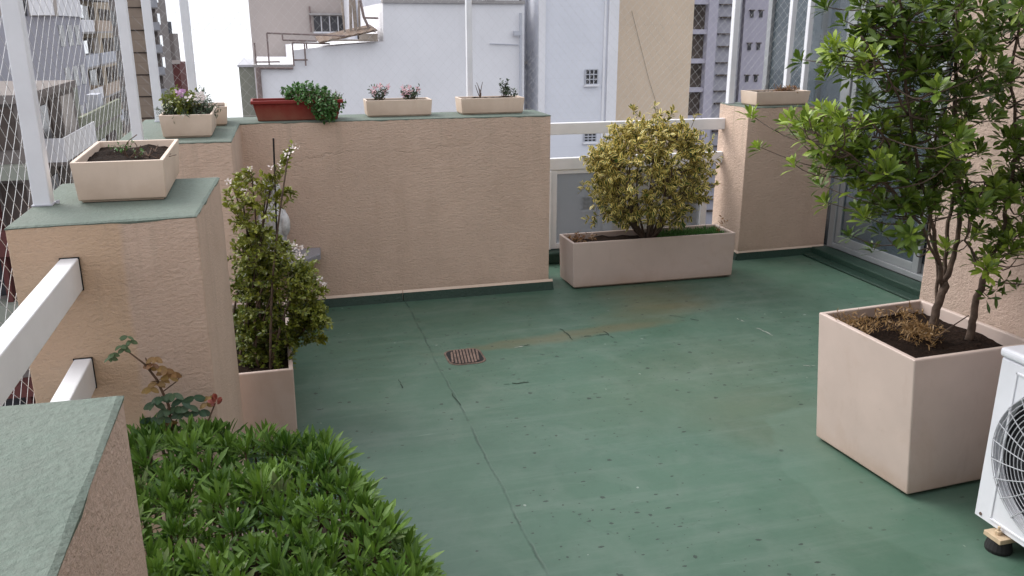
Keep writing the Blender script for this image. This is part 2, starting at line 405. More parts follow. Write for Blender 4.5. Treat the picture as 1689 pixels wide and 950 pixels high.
M['b_greige'] = facade('greige_render', (.44, .385, .36), stain=.15)
M['b_beige'] = facade('ochre_render', (.66, .53, .40), line=1.1, stain=.3, lk=.05)
M['b_lilac'] = facade('lilac_render', (.35, .345, .39))
M['b_lilac_pale'] = facade('pale_lilac_render', (.42, .40, .47), stain=.25)
M['b_taupe'] = facade('taupe_render', (.20, .175, .165))
M['b_sand'] = facade('sand_render', (.40, .33, .25), line=2.8)
M['b_sandpale'] = facade('pink_sand_render', (.46, .37, .30), line=2.8)
M['b_red'] = facade('brick_red_render', (.12, .045, .042))
M['b_olive'] = facade('olive_render', (.22, .23, .17))
M['b_sage'] = facade('sage_render', (.27, .28, .24))
M['b_dark'] = facade('charcoal_render', (.05, .05, .06))
M['b_concrete'] = facade('concrete_slab', (.34, .32, .315))
M['b_window'] = noisy('far_window', (.035, .035, .04), .5, .8, .25)
M['b_recess'] = noisy('far_recess', (.075, .058, .05), .4, .8, .8)
M['b_blind'] = noisy('far_blind', (.40, .36, .33), .3, .6, .7)
M['b_brightglass'] = mat('far_mirror_glass', (.75, .78, .8), .08, .8, .6)
M['rust'] = noisy('rusted_sheet', (.14, .095, .07), .4, 5, .8)
M['wood'] = noisy('grey_board', (.30, .25, .21), .3, 5, .9)
M['pipe'] = noisy('old_pipe', (.20, .15, .14), .3, 5, .7)

def glass_mat(name, tint, mixv, rough=.02):
    m = mat(name, tint, rough, .5); t = NT(m)
    tr = t.n('ShaderNodeBsdfTransparent'); tr.inputs[0].default_value = (*[.55+.45*x for x in tint], 1)
    mx = t.n('ShaderNodeMixShader'); mx.inputs[0].default_value = mixv
    t.l(tr.outputs[0], mx.inputs[1]); t.l(t.b.outputs[0], mx.inputs[2])
    t.l(mx.outputs[0], t.t.nodes['Material Output'].inputs[0]); return m
M['pane'] = glass_mat('tinted_acrylic', (.36, .38, .39), .5, .14)
M['doorglass'] = glass_mat('door_glass', (.10, .13, .15), .45, .03)

# ------------------------------------------------------------------ setting: ground far below, river, roof floor
def sheet(name, x0, x1, y0, y1, z, m):
    b = MB(); b.poly([(x0, y0, z), (x1, y0, z), (x1, y1, z), (x0, y1, z)])
    return tag(b.build(name, m, loc=((x0+x1)/2, (y0+y1)/2, z)), kind='structure')
GZ = -28
sheet('street', -4000, 4000, -300, 4000, GZ, noisy('asphalt', (.06, .06, .065), .3, .2, .9))
mw = mat('river_water', (.55, .56, .57), .22, .6); tw = NT(mw); tw.normal(tw.bump(tw.noise(.25, 4), .12, .3))
sheet('river', -4000, 4000, 215, 8000, GZ+.3, mw)
b = MB(); b.box(-.72, 4.3, -1.6, 5.90, -.3, 0)
tf = tag(b.build('terrace_floor', M['floor'], loc=(0, 0, 0)), kind='structure')
def marks(name, m, lines, z):
    b = MB(); q = random.Random(4)
    for pts, wd in lines:
        P = [at_z(x, y, z) for x, y in pts]; F = []
        for i in range(len(P)-1):
            for k in range(6): F.append(P[i].lerp(P[i+1], k/6)+V(q.gauss(0, .004), q.gauss(0, .004), 0))
        F.append(P[-1])
        for i in range(len(F)-1):
            d = (F[i+1]-F[i]).normalized(); nn = V(-d.y, d.x, 0); w0 = wd*q.uniform(.3, 1.2)
            if q.random() < .15: continue
            b.poly([F[i]-nn*w0, F[i+1]-nn*w0, F[i+1]+nn*w0, F[i]+nn*w0])
    b.build(name, m, tf, recalc=False)
marks('paint_cracks', noisy('crack_dirt', (.025, .04, .03), .3, 40, .9), [(((922, 541), (934, 549), (946, 562)), .004), (((962, 555), (1003, 551)), .005), (((995, 546), (1012, 559)), .004), (((655, 622), (664, 640)), .003), (((832, 634), (872, 630)), .003), (((1105, 520), (1175, 532)), .003), (((742, 645), (760, 668)), .0025), (((860, 570), (876, 568)), .004)], .0022)
marks('paint_scratches', noisy('bare_scuff', (.30, .32, .29), .2, 40, .9), [(((1246, 540), (1262, 547), (1276, 554)), .004), (((1215, 525), (1228, 530)), .004), (((1325, 603), (1345, 603)), .003), (((845, 574), (862, 571)), .004)], .0022)

# ------------------------------------------------------------------ parapets
CZ = 1.13
def paint_cap(poly, h, parent):      # a coat of paint on the wall top that runs unevenly over its edge
    P = [Vector(p) for p in poly]; n = len(P); ring = []; nrm = []
    for i in range(n):
        a_, c_ = P[i], P[(i+1) % n]; e = c_-a_; k = max(2, int(e.length/.025)); d = e.normalized(); nn = Vector((d.y, -d.x))
        for j in range(k): ring.append(a_+e*(j/k)); nrm.append(nn)
    m = len(ring); b = MB()
    for i in range(m):
        q = (nrm[i]+nrm[i-1]); q = q.normalized()/max(.5, abs(q.normalized().dot(nrm[i])))
        w_ = mnoise.noise(Vector((ring[i].x*9, ring[i].y*9, h))); w2 = mnoise.noise(Vector((ring[i].x*33, ring[i].y*33, 5)))
        dz = .008+.007*w_+.005*w2; o_ = .0016+.001*w2
        i_ = ring[i]-q*(.006+.003*w_); p_ = ring[i]+q*o_; r_ = ring[i]+q*.0008
        b.v += [V(i_.x, i_.y, h+.0005*w2), V(p_.x, p_.y, h-.004-.0015*w_), V(r_.x, r_.y, h-max(.006, dz))]
    b.face(*[i*3 for i in range(m)])
    for i in range(m):
        j = (i+1) % m
        for k in range(2): b.face(i*3+k, i*3+k+1, j*3+k+1, j*3+k)
    return b.build('wall_cap', M['cap'], parent)
def parapet(name, poly, h, label, m, loc, skirt=None):
    r = thing(name, loc, label, 'parapet wall')
    b = MB(); b.prism(poly, 0.001, h-.003); b.build('wall', m, r, bevel=.005, seg=2)
    paint_cap(poly, h, r)
    if skirt:
        b = MB()
        for (x0, y0, x1, y1, nx, ny) in skirt:      # a little cove of green paint with a pale line on top
            t = .014; hh = .05
            pa, pb = V(x0, y0, 0), V(x1, y1, 0); nn = V(nx, ny, 0)
            b.hexa([pa+nn*.001, pa+nn*(t+.016), pb+nn*(t+.016), pb+nn*.001][::1], [pa+nn*.001+V(0, 0, hh), pa+nn*.006+V(0, 0, hh), pb+nn*.006+V(0, 0, hh), pb+nn*.001+V(0, 0, hh)])
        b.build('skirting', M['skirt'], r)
        b = MB()
        for (x0, y0, x1, y1, nx, ny) in skirt:
            pa, pb = V(x0, y0, .05), V(x1, y1, .05); nn = V(nx, ny, 0)
            b.hexa([pa+nn*.001, pa+nn*.008, pb+nn*.008, pb+nn*.001], [pa+nn*.001+V(0, 0, .013), pa+nn*.003+V(0, 0, .010), pb+nn*.003+V(0, 0, .010), pb+nn*.001+V(0, 0, .013)])
        b.build('plaster_edge', M['planter_pale'], r)
    return r
parapet('parapet_wall', [(-.72, -.6), (-.24, -.6), (-.245, 1.28), (-.72, 1.29)], CZ, 'nearest stucco parapet pier with rough pebbly side and broad green top, beside the hedge', M['stucco_pebble'], (-.48, .4, 0))
parapet('parapet_wall', [(-.722, 2.552), (-.232, 2.58), (-.2, 3.262), (-.722, 3.262)], CZ, 'stucco parapet pier with ochre stained front where the two white rails end', M['stucco_patch'], (-.46, 2.9, 0),
        skirt=[(-.2, 3.26, -.231, 2.59, 1, 0)])
# L-shaped corner parapet (polygon is concave: wall from two prisms in one mesh, butted)
r = thing('parapet_wall', (.5, 5.3, 0), 'long stucco parapet at the back with red trough and small planters on its green top', 'parapet wall')
L_ = [(-.72, 4.34), (-.195, 4.335), (-.178, 5.146), (1.675, 5.136), (1.675, 5.50), (-.72, 5.50)]
b = MB(); b.prism(L_, .001, CZ-.003); b.build('wall', M['stucco'], r, bevel=.005, seg=2)
paint_cap(L_, CZ, r)
b = MB(); c_ = MB()
for (xa, xb) in ((-.17, .708), (.713, 1.70)):
    ya, yb = 5.146-(xa+.178)*.0054, 5.146-(xb+.178)*.0054
    b.hexa([(xa, ya-.001, 0), (xb, yb-.001, 0), (xb, yb-.032, 0), (xa, ya-.032, 0)][::-1], [(xa, ya-.001, .052), (xb, yb-.001, .052), (xb, yb-.010, .052), (xa, ya-.010, .052)][::-1])
    c_.hexa([(xa, ya-.001, .052), (xb, yb-.001, .052), (xb, yb-.011, .052), (xa, ya-.011, .052)][::-1], [(xa, ya-.001, .067), (xb, yb-.001, .067), (xb, yb-.003, .064), (xa, ya-.003, .064)][::-1])
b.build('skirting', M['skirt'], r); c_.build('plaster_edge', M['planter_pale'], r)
# right hand pier
parapet('parapet_wall', [(3.252, 5.467), (3.995, 5.483), (3.995, 5.885), (3.252, 5.885)], 1.11, 'stucco parapet pier between the railing gap and the sliding door', M['stucco_right'], (3.6, 5.65, 0),
        skirt=[(3.235, 5.466, 3.99, 5.482, 0, -1), (3.251, 5.45, 3.251, 5.88, -1, 0)])

# kerb under the railing gap and along the door
b = MB(); b.box(1.68, 3.234, 5.70, 5.89, 0, .085)
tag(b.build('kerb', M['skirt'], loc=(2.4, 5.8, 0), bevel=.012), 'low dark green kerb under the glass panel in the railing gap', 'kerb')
b = MB(); b.prism([(3.86, 3.9), (4.0, 3.9), (4.0, 5.46), (3.87, 5.46)], 0, .06); b.prism([(3.775, 3.9), (3.862, 3.9), (3.872, 5.46), (3.79, 5.46)], 0, .018)
tag(b.build('kerb', M['skirt'], loc=(3.95, 4.8, 0), bevel=.012), 'dark green kerb along the foot of the sliding door', 'kerb')

# house wall on the right, behind the cube planter and the air conditioner
r = thing('house_wall', (3.4, 1, 0), 'rough pinkish stucco house wall behind the cube planter and air conditioner', 'wall')
b = MB(); b.box(2.78, 4.3, -1.5, 3.09, .001, 3.4); b.build('wall', M['stucco_pink'], r, bevel=.015, seg=3)
b = MB(); b.box(2.757, 2.779, -1.5, 3.10, 0, .05); b.build('skirting', M['skirt'], r)
# own flat behind the camera: unseen, added to block skylight from behind
r = thing('house_wall', (1, -1.4, 0), 'unseen stucco house front with projecting roof slab behind the viewpoint, added to block skylight', 'wall')
b = MB(); b.box(-.72, 2.77, -1.6, -1.3, .001, 3.4); b.build('wall', M['stucco_pink'], r)
b = MB(); b.box(-.72, 4.3, -1.6, -.9, 2.75, 2.95); b.build('roof_slab', M['b_white'], r)

# ------------------------------------------------------------------ sliding door
r = thing('sliding_door', (4.05, 4.6, .06), 'tall grey aluminium sliding glass door with curtain, right of the end pier', 'door')
b = MB()
b.box(4.0, 4.08, 5.39, 5.455, .06, 2.5); b.box(4.0, 4.08, 3.10, 5.39, .061, .10); b.box(4.0, 4.08, 3.1, 5.39, 2.44, 2.5)
b.build('frame', M['alu'], r, bevel=.004)
for (ya, yb, x0) in ((4.50, 5.385, 4.012), (3.15, 4.60, 4.046)):
    b = MB(); b.box(x0, x0+.028, ya, ya+.055, .101, 2.439); b.box(x0, x0+.028, yb-.05, yb, .101, 2.439); b.box(x0, x0+.028, ya+.055, yb-.05, .101, .16); b.box(x0, x0+.028, ya+.055, yb-.05, 2.38, 2.439)
    s_ = b.build('sash', M['alu'], r, bevel=.003)
    b = MB(); b.box(x0+.011, x0+.017, ya+.055, yb-.05, .16, 2.38); b.build('pane', M['doorglass'], s_)
b = MB()        # pleated curtain behind the glass
N = 90
for i in range(N):
    y0 = 3.2+i*(5.2-3.2)/N; y1 = 3.2+(i+1)*(5.2-3.2)/N
    f = lambda y: 4.2+.022*math.sin(y*42)+.01*math.sin(y*97+1)
    b.poly([(f(y0), y0, .12), (f(y1), y1, .12), (f(y1), y1, 2.42), (f(y0), y0, 2.42)])
b.build('curtain', M['curtain'], r, smooth=True, recalc=False)
b = MB(); b.box(4.0, 6.5, 3.1, 6.9, -.02, .05); b.box(6.4, 6.5, 3.1, 6.9, .05, 2.5); b.box(4.0, 6.5, 3.1, 6.9, 2.5, 2.7); b.build('room', M['b_taupe'], r)
# fixed window beyond the pier
r = thing('fixed_window', (4.05, 6.3, 0), 'dark fixed window beyond the end pier, left of the sliding door', 'window')
b = MB(); b.box(4.005, 4.075, 5.456, 5.50, 1.0, 2.5); b.box(4.005, 4.075, 6.5, 6.56, -.3, 2.5); b.box(4.005, 4.075, 5.89, 6.5, -.3, 0.02); b.box(4.005, 4.075, 5.5, 6.5, 2.4, 2.5); b.build('frame', M['alu'], r, bevel=.003)
b = MB(); b.box(4.03, 4.037, 5.5, 6.5, 0.02, 2.4); b.build('pane', M['doorglass'], r)

# ------------------------------------------------------------------ rails, glass panel
r = thing('railing', (-.57, 1.9, 0), 'two thick white rails across the open gap between the left piers', 'railing')
b = MB(); b.box(-.60, -.552, 1.275, 2.557, .938, 1.032); b.build('rail', M['white'], r, bevel=.004)
b = MB(); b.box(-.605, -.557, 1.275, 2.557, .638, .732); b.build('rail', M['white'], r, bevel=.004)
bx0 = MB(); bx0.box(-.6015, -.5495, 2.5535, 2.5573, .937, 1.0345); bx0.build('gap_edge', M['dark'], r)
bx0 = MB(); bx0.box(-.6065, -.5545, 2.5535, 2.5573, .637, .7345); bx0.build('gap_edge', M['dark'], r)
r = thing('railing', (2.45, 5.8, 0), 'two white rails across the gap behind the variegated bush', 'railing')
b = MB(); b.box(1.676, 3.28, 5.79, 5.84, .922, 1.003); b.build('rail', M['white'], r, bevel=.004)
b = MB(); b.box(1.676, 3.28, 5.79, 5.84, .672, .755); b.build('rail', M['white'], r, bevel=.004)
r = thing('glass_panel', (2.5, 5.8, .085), 'tinted glass panel in a white frame below the rails behind the long planter', 'glass panel')
b = MB(); b.box(1.80, 1.945, 5.795, 5.835, .09, .671); b.box(1.885, 1.90, 5.780, 5.795, .09, .668); b.box(3.10, 3.15, 5.795, 5.835, .09, .671); b.box(1.945, 3.10, 5.795, 5.835, .09, .13); b.box(1.945, 3.1, 5.797, 5.833, .64, .671)
b.build('frame', M['white'], r, bevel=.003)
b = MB(); b.box(1.945, 3.10, 5.812, 5.818, .13, .64); b.build('pane', M['pane'], r)

# ------------------------------------------------------------------ poles and netting
def pole(x, y, z0, z1, wd, label):
    r = thing('net_pole', (x, y, z0), label, 'pole', 'white poles that hold the safety net')
    b = MB(); b.box(x-wd/2, x+wd/2, y-wd/2, y+wd/2, z0, z1); b.build('post', M['pole'], r, bevel=.004)
    b = MB(); b.box(x-wd/2-.004, x+wd/2+.004, y-wd/2-.004, y+wd/2+.004, z0+.0005, z0+.004)
    b.tube([(x+wd/2+.014, y, z0+.003), (x+wd/2+.014, y, z0+.012)], .006); b.build('base_plate', M['b_grey'], r)
pole(-.692, 2.87, CZ, 3.0, .05, 'white net pole at the outer edge of the ochre-fronted pier')
pole(-.615, 4.40, CZ, 3.0, .046, 'white net pole left of the cream box with pink flowers')
pole(-.622, 5.36, CZ, 3.0, .046, 'white net pole just behind the cream flower box, against the street towers')
pole(-.43, 5.44, CZ, 3.0, .046, 'white net pole standing against the bright open sky')
pole(1.235, 5.468, CZ, 3.0, .036, 'slim white net pole behind the bare planter on the long parapet')
pole(3.283, 5.80, 1.11, 3.0, .046, 'white net pole on the end pier, left of its planter')
pole(3.775, 5.84, 1.11, 3.0, .040, 'white net pole on the end pier, left one of the close pair near the door')
pole(3.925, 5.84, 1.11, 3.0, .040, 'white net pole on the end pier, right one of the close pair near the door')

def net(name, P0, U, Wd, H, nrm, dw, dh, th, label, seed, droop=.03, zlow=None):
    rr = random.Random(seed); b = MB(); U = Vector(U); Nn = Vector(nrm)
    ph = [rr.uniform(0, 6) for _ in range(6)]
    def P(u, z):
        f = droop*(math.sin(u*1.7+ph[0])+.6*math.sin(z*2.6+ph[1]+u*.8))
        uu = u+.012*math.sin(z*3.1+ph[2]+u*2.3)+.006*math.sin(z*9+u*5+ph[3]); zz = z+.010*math.sin(u*4.2+ph[4])+.006*math.sin(u*11+ph[5])
        return Vector(P0)+U*uu+Vector((0, 0, zz))+Nn*f
    k = dw/dh; step = dh*1.0
    n = int((Wd+H*k)/dw)+2
    for sgn in (1, -1):
        for i in range(-1, n):
            u0 = i*dw-(H*k if sgn > 0 else 0); pts = []; z = 0
            while z <= H+1e-6:
                u = u0+sgn*z*k if sgn > 0 else u0+0-z*k+0
                if 0 <= u <= Wd and (zlow is None or z >= zlow(u)): pts.append(P(u, z))
                else:
                    if len(pts) > 1: b.tube(pts, th/2, 4, False)
                    pts = []
                z += step
            if len(pts) > 1: b.tube(pts, th/2, 4, False)
    for zz in ((0, H) if zlow is None else (H,)):
        b.tube([P(Wd*i/40, zz) for i in range(41)], th*.9, 4, False)
    return tag(b.build(name, M['net'], loc=P0, recalc=False, smooth=True), label, 'net')
net('safety_net', (-.745, 1.0, 0), (0, 1, 0), 4.5, 2.7, (1, 0, 0), .098, .074, .0017, 'white diamond mesh safety net stretched along the street side poles', 1, .010)
net('safety_net', (-.73, 5.53, 1.13), (1, 0, 0), 2.4, 1.4, (0, 1, 0), .060, .066, .0009, 'thin white safety net standing above the long back parapet', 2, .012)
net('safety_net', (1.69, 5.86, .99), (1, 0, 0), 2.3, 1.5, (0, 1, 0), .060, .068, .0013, 'white safety net above the railing gap and the end pier', 3, .012)

# ------------------------------------------------------------------ planters
def bumpy(b, quad, z, amp, n=14, seed=0):
    a, bb, c, d = [Vector((p[0], p[1], 0)) for p in quad]; base = len(b.v)
    for j in range(n+1):
        for i in range(n+1):
            u, v = i/n, j/n
            p = a*(1-u)*(1-v)+bb*u*(1-v)+c*u*v+d*(1-u)*v
            h = mnoise.noise(Vector((p.x*9+seed, p.y*9, 0)))*amp+mnoise.noise(Vector((p.x*40+seed, p.y*40, 3)))*amp*.5
            b.v.append(V(p.x, p.y, z+h))
    for j in range(n):
        for i in range(n):
            q = base+j*(n+1)+i; b.face(q, q+1, q+n+2, q+n+1)
def inset(q, d):
    q = [Vector((p[0], p[1])) for p in q]; c = sum(q, Vector((0, 0)))/4; out = []
    for i in range(4):
        e1 = (q[i]-q[i-1]).normalized(); e2 = (q[(i+1) % 4]-q[i]).normalized()
        n1 = Vector((-e1.y, e1.x)); n2 = Vector((-e2.y, e2.x)); bis = (n1+n2).normalized()
        out.append(q[i]+bis*(d/max(.3, bis.dot(n1))))
    return out
def planter(name, label, bot, top, z0, z1, t, mt, group=None, soil=.03, cat='planter', soilmat='soil', n=14):
    # bot/top: four xy corners, counter-clockwise from above
    c = sum((Vector((p[0], p[1])) for p in bot), Vector((0, 0)))/4
    r = thing(name, (c.x, c.y, z0), label, cat, group)
    def ring(q, z): return [V(p[0], p[1], z) for p in q]
    def lerp(k): return [Vector((a[0]+(b_[0]-a[0])*k, a[1]+(b_[1]-a[1])*k)) for a, b_ in zip(bot, top)]
    H = z1-z0
    rings = [ring(inset(bot, min(.030, H*.07)), z0+.001), ring(inset(bot, min(.026, H*.06)), z0+(.012 if H > .2 else .006)), ring(bot, z0+(.014 if H > .2 else .009)), ring(top, z1), ring(inset(top, t), z1), ring(inset(lerp(.5), t), z0+H*.4)]
    b = MB()
    SUB, LV = 8, 8
    def fine(q, zz=None): return [q[i].lerp(q[(i+1) % 4], k/SUB) for i in range(4) for k in range(SUB)]
    rings = rings[:3]+[ [a_.lerp(b_, k/LV) for a_, b_ in zip(rings[2], rings[3])] for k in range(1, LV)]+rings[3:]
    for q in rings: b.v += fine(q)
    nn = 4*SUB
    for k in range(len(rings)-1):
        for i in range(nn):
            j = (i+1) % nn; b.face(k*nn+i, k*nn+j, k*nn+nn+j, k*nn+nn+i)
    b.face(*reversed(range(nn))); b.face(*range(nn*(len(rings)-1), nn*len(rings)))
    bd = b.build('tub', mt, r, bevel=min(.007, t*.35), seg=3)
    b = MB(); bumpy(b, inset(lerp(1-soil/H), t-.002), z1-soil, .016, n, rnd.random()*50); b.build('soil', M[soilmat], r, smooth=True, recalc=False)
    return r
def rect(x0, x1, y0, y1, rot=0):
    cx, cy = (x0+x1)/2, (y0+y1)/2; c, s = math.cos(rot), math.sin(rot)
    return [(cx+(x-cx)*c-(y-cy)*s, cy+(x-cx)*s+(y-cy)*c) for x, y in ((x0, y0), (x1, y0), (x1, y1), (x0, y1))]
planter('planter', 'big cube planter in pinkish beige plastic holding the tree', [(2.133, 2.283), (2.625, 2.31), (2.585, 2.81), (2.092, 2.785)], [(2.080, 2.283), (2.635, 2.305), (2.60, 2.87), (2.073, 2.83)], 0, .547, .022, M['planter'], soil=.045, n=24)
planter('planter', 'long beige trough on the floor holding the yellow variegated bush', [(1.826, 5.068), (2.975, 5.058), (2.985, 5.33), (1.82, 5.335)], [(1.815, 5.065), (2.982, 5.055), (2.99, 5.34), (1.812, 5.342)], 0, .315, .018, M['planter'], soil=.035, n=24)
planter('planter', 'beige trough on the floor behind the ochre pier, holding the tall flowering shrub', rect(-.275, .003, 3.345, 4.30), rect(-.28, .006, 3.34, 4.31), 0, .325, .018, M['planter'], soil=.03)
planter('planter_box', 'large cream window box of bare soil on the ochre-fronted pier', [(-.592, 2.857), (-.338, 2.849), (-.342, 3.355), (-.602, 3.36)], [(-.60, 2.845), (-.333, 2.838), (-.335, 3.375), (-.612, 3.38)], CZ, CZ+.128, .013, M['planter_pale'], soil=.022)
planter('planter_box', 'cream box with pink flowers and grey-green leaves at the parapet corner', rect(-.515, -.29, 4.50, 4.93), rect(-.525, -.279, 4.49, 4.94), CZ, CZ+.113, .012, M['planter_pale'], soil=.015)
planter('planter_box', 'small cream box half hidden behind the flower box at the parapet corner', rect(-.46, -.245, 5.02, 5.30, .05), rect(-.468, -.236, 5.01, 5.31, .05), CZ, CZ+.105, .012, M['planter_pale'], soil=.02)
planter('planter_box', 'cream box with two pink flowering clumps on the long back parapet', rect(.56, .948, 5.275, 5.43), rect(.553, .955, 5.268, 5.438), CZ, CZ+.099, .012, M['planter_pale'], soil=.012)
planter('planter_box', 'cream box with a bare twig and sparse plants, rightmost on the back parapet', rect(1.14, 1.535, 5.275, 5.43, .02), rect(1.132, 1.543, 5.268, 5.438, .02), CZ, CZ+.099, .012, M['planter_pale'], soil=.012)
planter('planter_box', 'cream box with a dried brown plant on the end pier beside the door', [(3.345, 5.53), (3.775, 5.545), (3.765, 5.72), (3.33, 5.715)], [(3.338, 5.522), (3.785, 5.538), (3.775, 5.73), (3.322, 5.725)], 1.11, 1.21, .012, M['planter_pale'], soil=.012)
# red trough: tapered, with an overhanging rim
r = thing('planter_box', (.15, 5.27, CZ), 'dark red plastic trough with trailing green plant at the left of the back parapet', 'planter')
b = MB(); bt = rect(-.075, .375, 5.205, 5.345); tp = rect(-.098, .40, 5.187, 5.365); ti = rect(-.088, .39, 5.197, 5.355)
b.v += [V(*p, CZ+.001) for p in bt]+[V(*p, CZ+.102) for p in tp]+[V(*p, CZ+.102) for p in ti]+[V(*p, CZ+.05) for p in rect(-.07, .37, 5.21, 5.34)]
for k in range(3):
    for i in range(4):
        j = (i+1) % 4; b.face(k*4+i, k*4+j, k*4+4+j, k*4+4+i)
b.face(3, 2, 1, 0); b.face(12, 13, 14, 15); b.build('tub', M['red_plastic'], r, bevel=.006, seg=3)
b = MB(); o_ = rect(-.109, .411, 5.176, 5.376); i_ = rect(-.096, .398, 5.189, 5.363)
b.v += [V(*p, CZ+.098) for p in o_]+[V(*p, CZ+.118) for p in o_]+[V(*p, CZ+.118) for p in i_]+[V(*p, CZ+.098) for p in i_]
for k in range(4):
    for i in range(4):
        j = (i+1) % 4; b.face(k*4+i, k*4+j, ((k+1) % 4)*4+j, ((k+1) % 4)*4+i)
b.build('rim', M['red_plastic'], r, bevel=.004)
b = MB(); bumpy(b, rect(-.086, .388, 5.199, 5.353), CZ+.092, .008); b.build('soil', M['soil'], r, smooth=True, recalc=False)

# ------------------------------------------------------------------ plants
def rv(rr, k=1): return Vector((rr.gauss(0, k), rr.gauss(0, k), rr.gauss(0, k)))
def whorl(b, p, ax, n, L, W, rr, tone, shape=1, spread=(35, 95), curl=.25):
    ax = ax.normalized(); u = ax.orthogonal().normalized(); v = ax.cross(u)
    for i in range(n):
        a = 2.4*i+rr.uniform(-.3, .3); f = i/max(1, n-1)
        th = R(spread[0]+(spread[1]-spread[0])*f+rr.uniform(-10, 10))
        rad = u*math.cos(a)+v*math.sin(a)
        d = ax*math.cos(th)+rad*math.sin(th)
        nrm = ax*math.sin(th)-rad*math.cos(th)
        k = rr.uniform(.75, 1.1)*(.7+.3*f)
        b.leaf(p-ax*(f*.022)+rad*.004, d+rv(rr, .08), nrm+rv(rr, .12), L*k, W*k*rr.uniform(.85, 1.1), curl*rr.uniform(.2, 1.5), .22, min(1, max(0, tone+rr.gauss(0, .13))), shape)
def curve(p0, p1, bend, n=5):
    return [p0.lerp(p1, i/(n-1))+bend*math.sin(math.pi*i/(n-1)) for i in range(n)]
def spray(bl, bt, p0, p1, rr, nl, L, W, tone, frac=.4, shape=0, tw=.0015, bend=.02, out=.9, curl=.2, droop=0):
    pts = curve(p0, p1, rv(rr, bend))
    if bt is not None: bt.tube(pts, [tw*(1-.6*i/4) for i in range(5)], 4, False)
    d0 = (p1-p0).normalized()
    for i in range(nl):
        t = frac+(1-frac)*(i+rr.random())/nl
        k = min(3, int(t*4)); q = pts[k].lerp(pts[k+1], t*4-k)
        side = rv(rr).cross(d0)
        if side.length < 1e-4: continue
        d = (d0*.5+side.normalized()*out+V(0, 0, .15-droop)).normalized()
        n_ = V(0, 0, 1)+rv(rr, .45)
        s = rr.uniform(.65, 1.1)
        bl.leaf(q, d, n_, L*s, W*s, curl*rr.uniform(0, 1.6), .2, min(1, max(0, tone+rr.gauss(0, .2))), shape, 3)

# --- hedge in the lower left corner
rr = random.Random(11)
r = thing('hedge', (-.05, 1.8, .3), 'dense bright green hedge of long narrow leaves in the near corner', 'hedge')
lf = MB(); st = MB()
def hedge_edge(y): return .105+.19*max(0, min(1, (2.25-y)/.75))-.0
sp = .047; y = .75
while y < 2.62:
    x = -.5
    while x < .34:
        px, py = x+rr.uniform(-.026, .026), y+rr.uniform(-.026, .026); x += sp
        left = -.225 if py < 1.33 else (-.47 if py > 1.4 else -.3)
        right = hedge_edge(py)-(.0 if py < 2.2 else (py-2.2)*1.0)
        if px < left or px > right+.05 or (py > 2.47): continue
        if py > 2.30 and px > -.2: continue
        dr = max(0, .13-(right+.05-px))/.13
        db = max(0, .14-((2.33 if px > -.2 else 2.50)-py))/.14
        z = .558-.30*dr**1.6-.16*max(0, db)**1.5+.030*mnoise.noise(V(px*7, py*7, 1))+rr.uniform(-.022, .022)
        ax = V(dr*.85+rr.gauss(0, .2), db*.5+rr.gauss(0, .2)-.12, 1)
        whorl(lf, V(px, py, z), ax, rr.randint(15, 22), .070*rr.uniform(.75, 1.2), .0145, rr, min(.98, max(0, rr.gauss(.5, .24))), 1, (2, 62), .15)
        b0 = V(px-ax.x*.04, py-ax.y*.04, z-.16); st.tube([b0, V(px, py, z)], [.004, .003], 4, False)
    y += sp
for i in range(120):      # sides: lower rosettes on the terrace side
    py = rr.uniform(.8, 2.3); px = hedge_edge(py)+.045+rr.uniform(-.03, .015); z = rr.uniform(.17, .38)
    whorl(lf, V(px, py, z), V(.8, .1*rr.gauss(0, 1), .6), 16, .065, .014, rr, rr.gauss(.4, .15), 0, (15, 85), .22)
for i in range(260):      # loose, paler leaves lying across the clumps
    py = rr.uniform(.9, 2.25); px = rr.uniform(-.22 if py < 1.35 else -.4, hedge_edge(py)); z = .52+rr.uniform(-.05, .025)
    a = rr.uniform(0, 6.3); lf.leaf(V(px, py, z), V(math.cos(a), math.sin(a), rr.uniform(-.3, .5)), V(0, 0, 1)+rv(rr, .5), rr.uniform(.06, .10), .009, rr.uniform(-.3, .5), .3, rr.uniform(.75, 1), 0)
lf.build('foliage', M['lf_hedge'], r, smooth=True, recalc=False); st.build('stems', M['twig'], r, recalc=False)
b_pl = planter('planter', 'low beige trough hidden under the near hedge', rect(-.215, .12, .9, 2.25), rect(-.22, .125, .9, 2.26), 0, .27, .02, M['planter'], soil=.03)

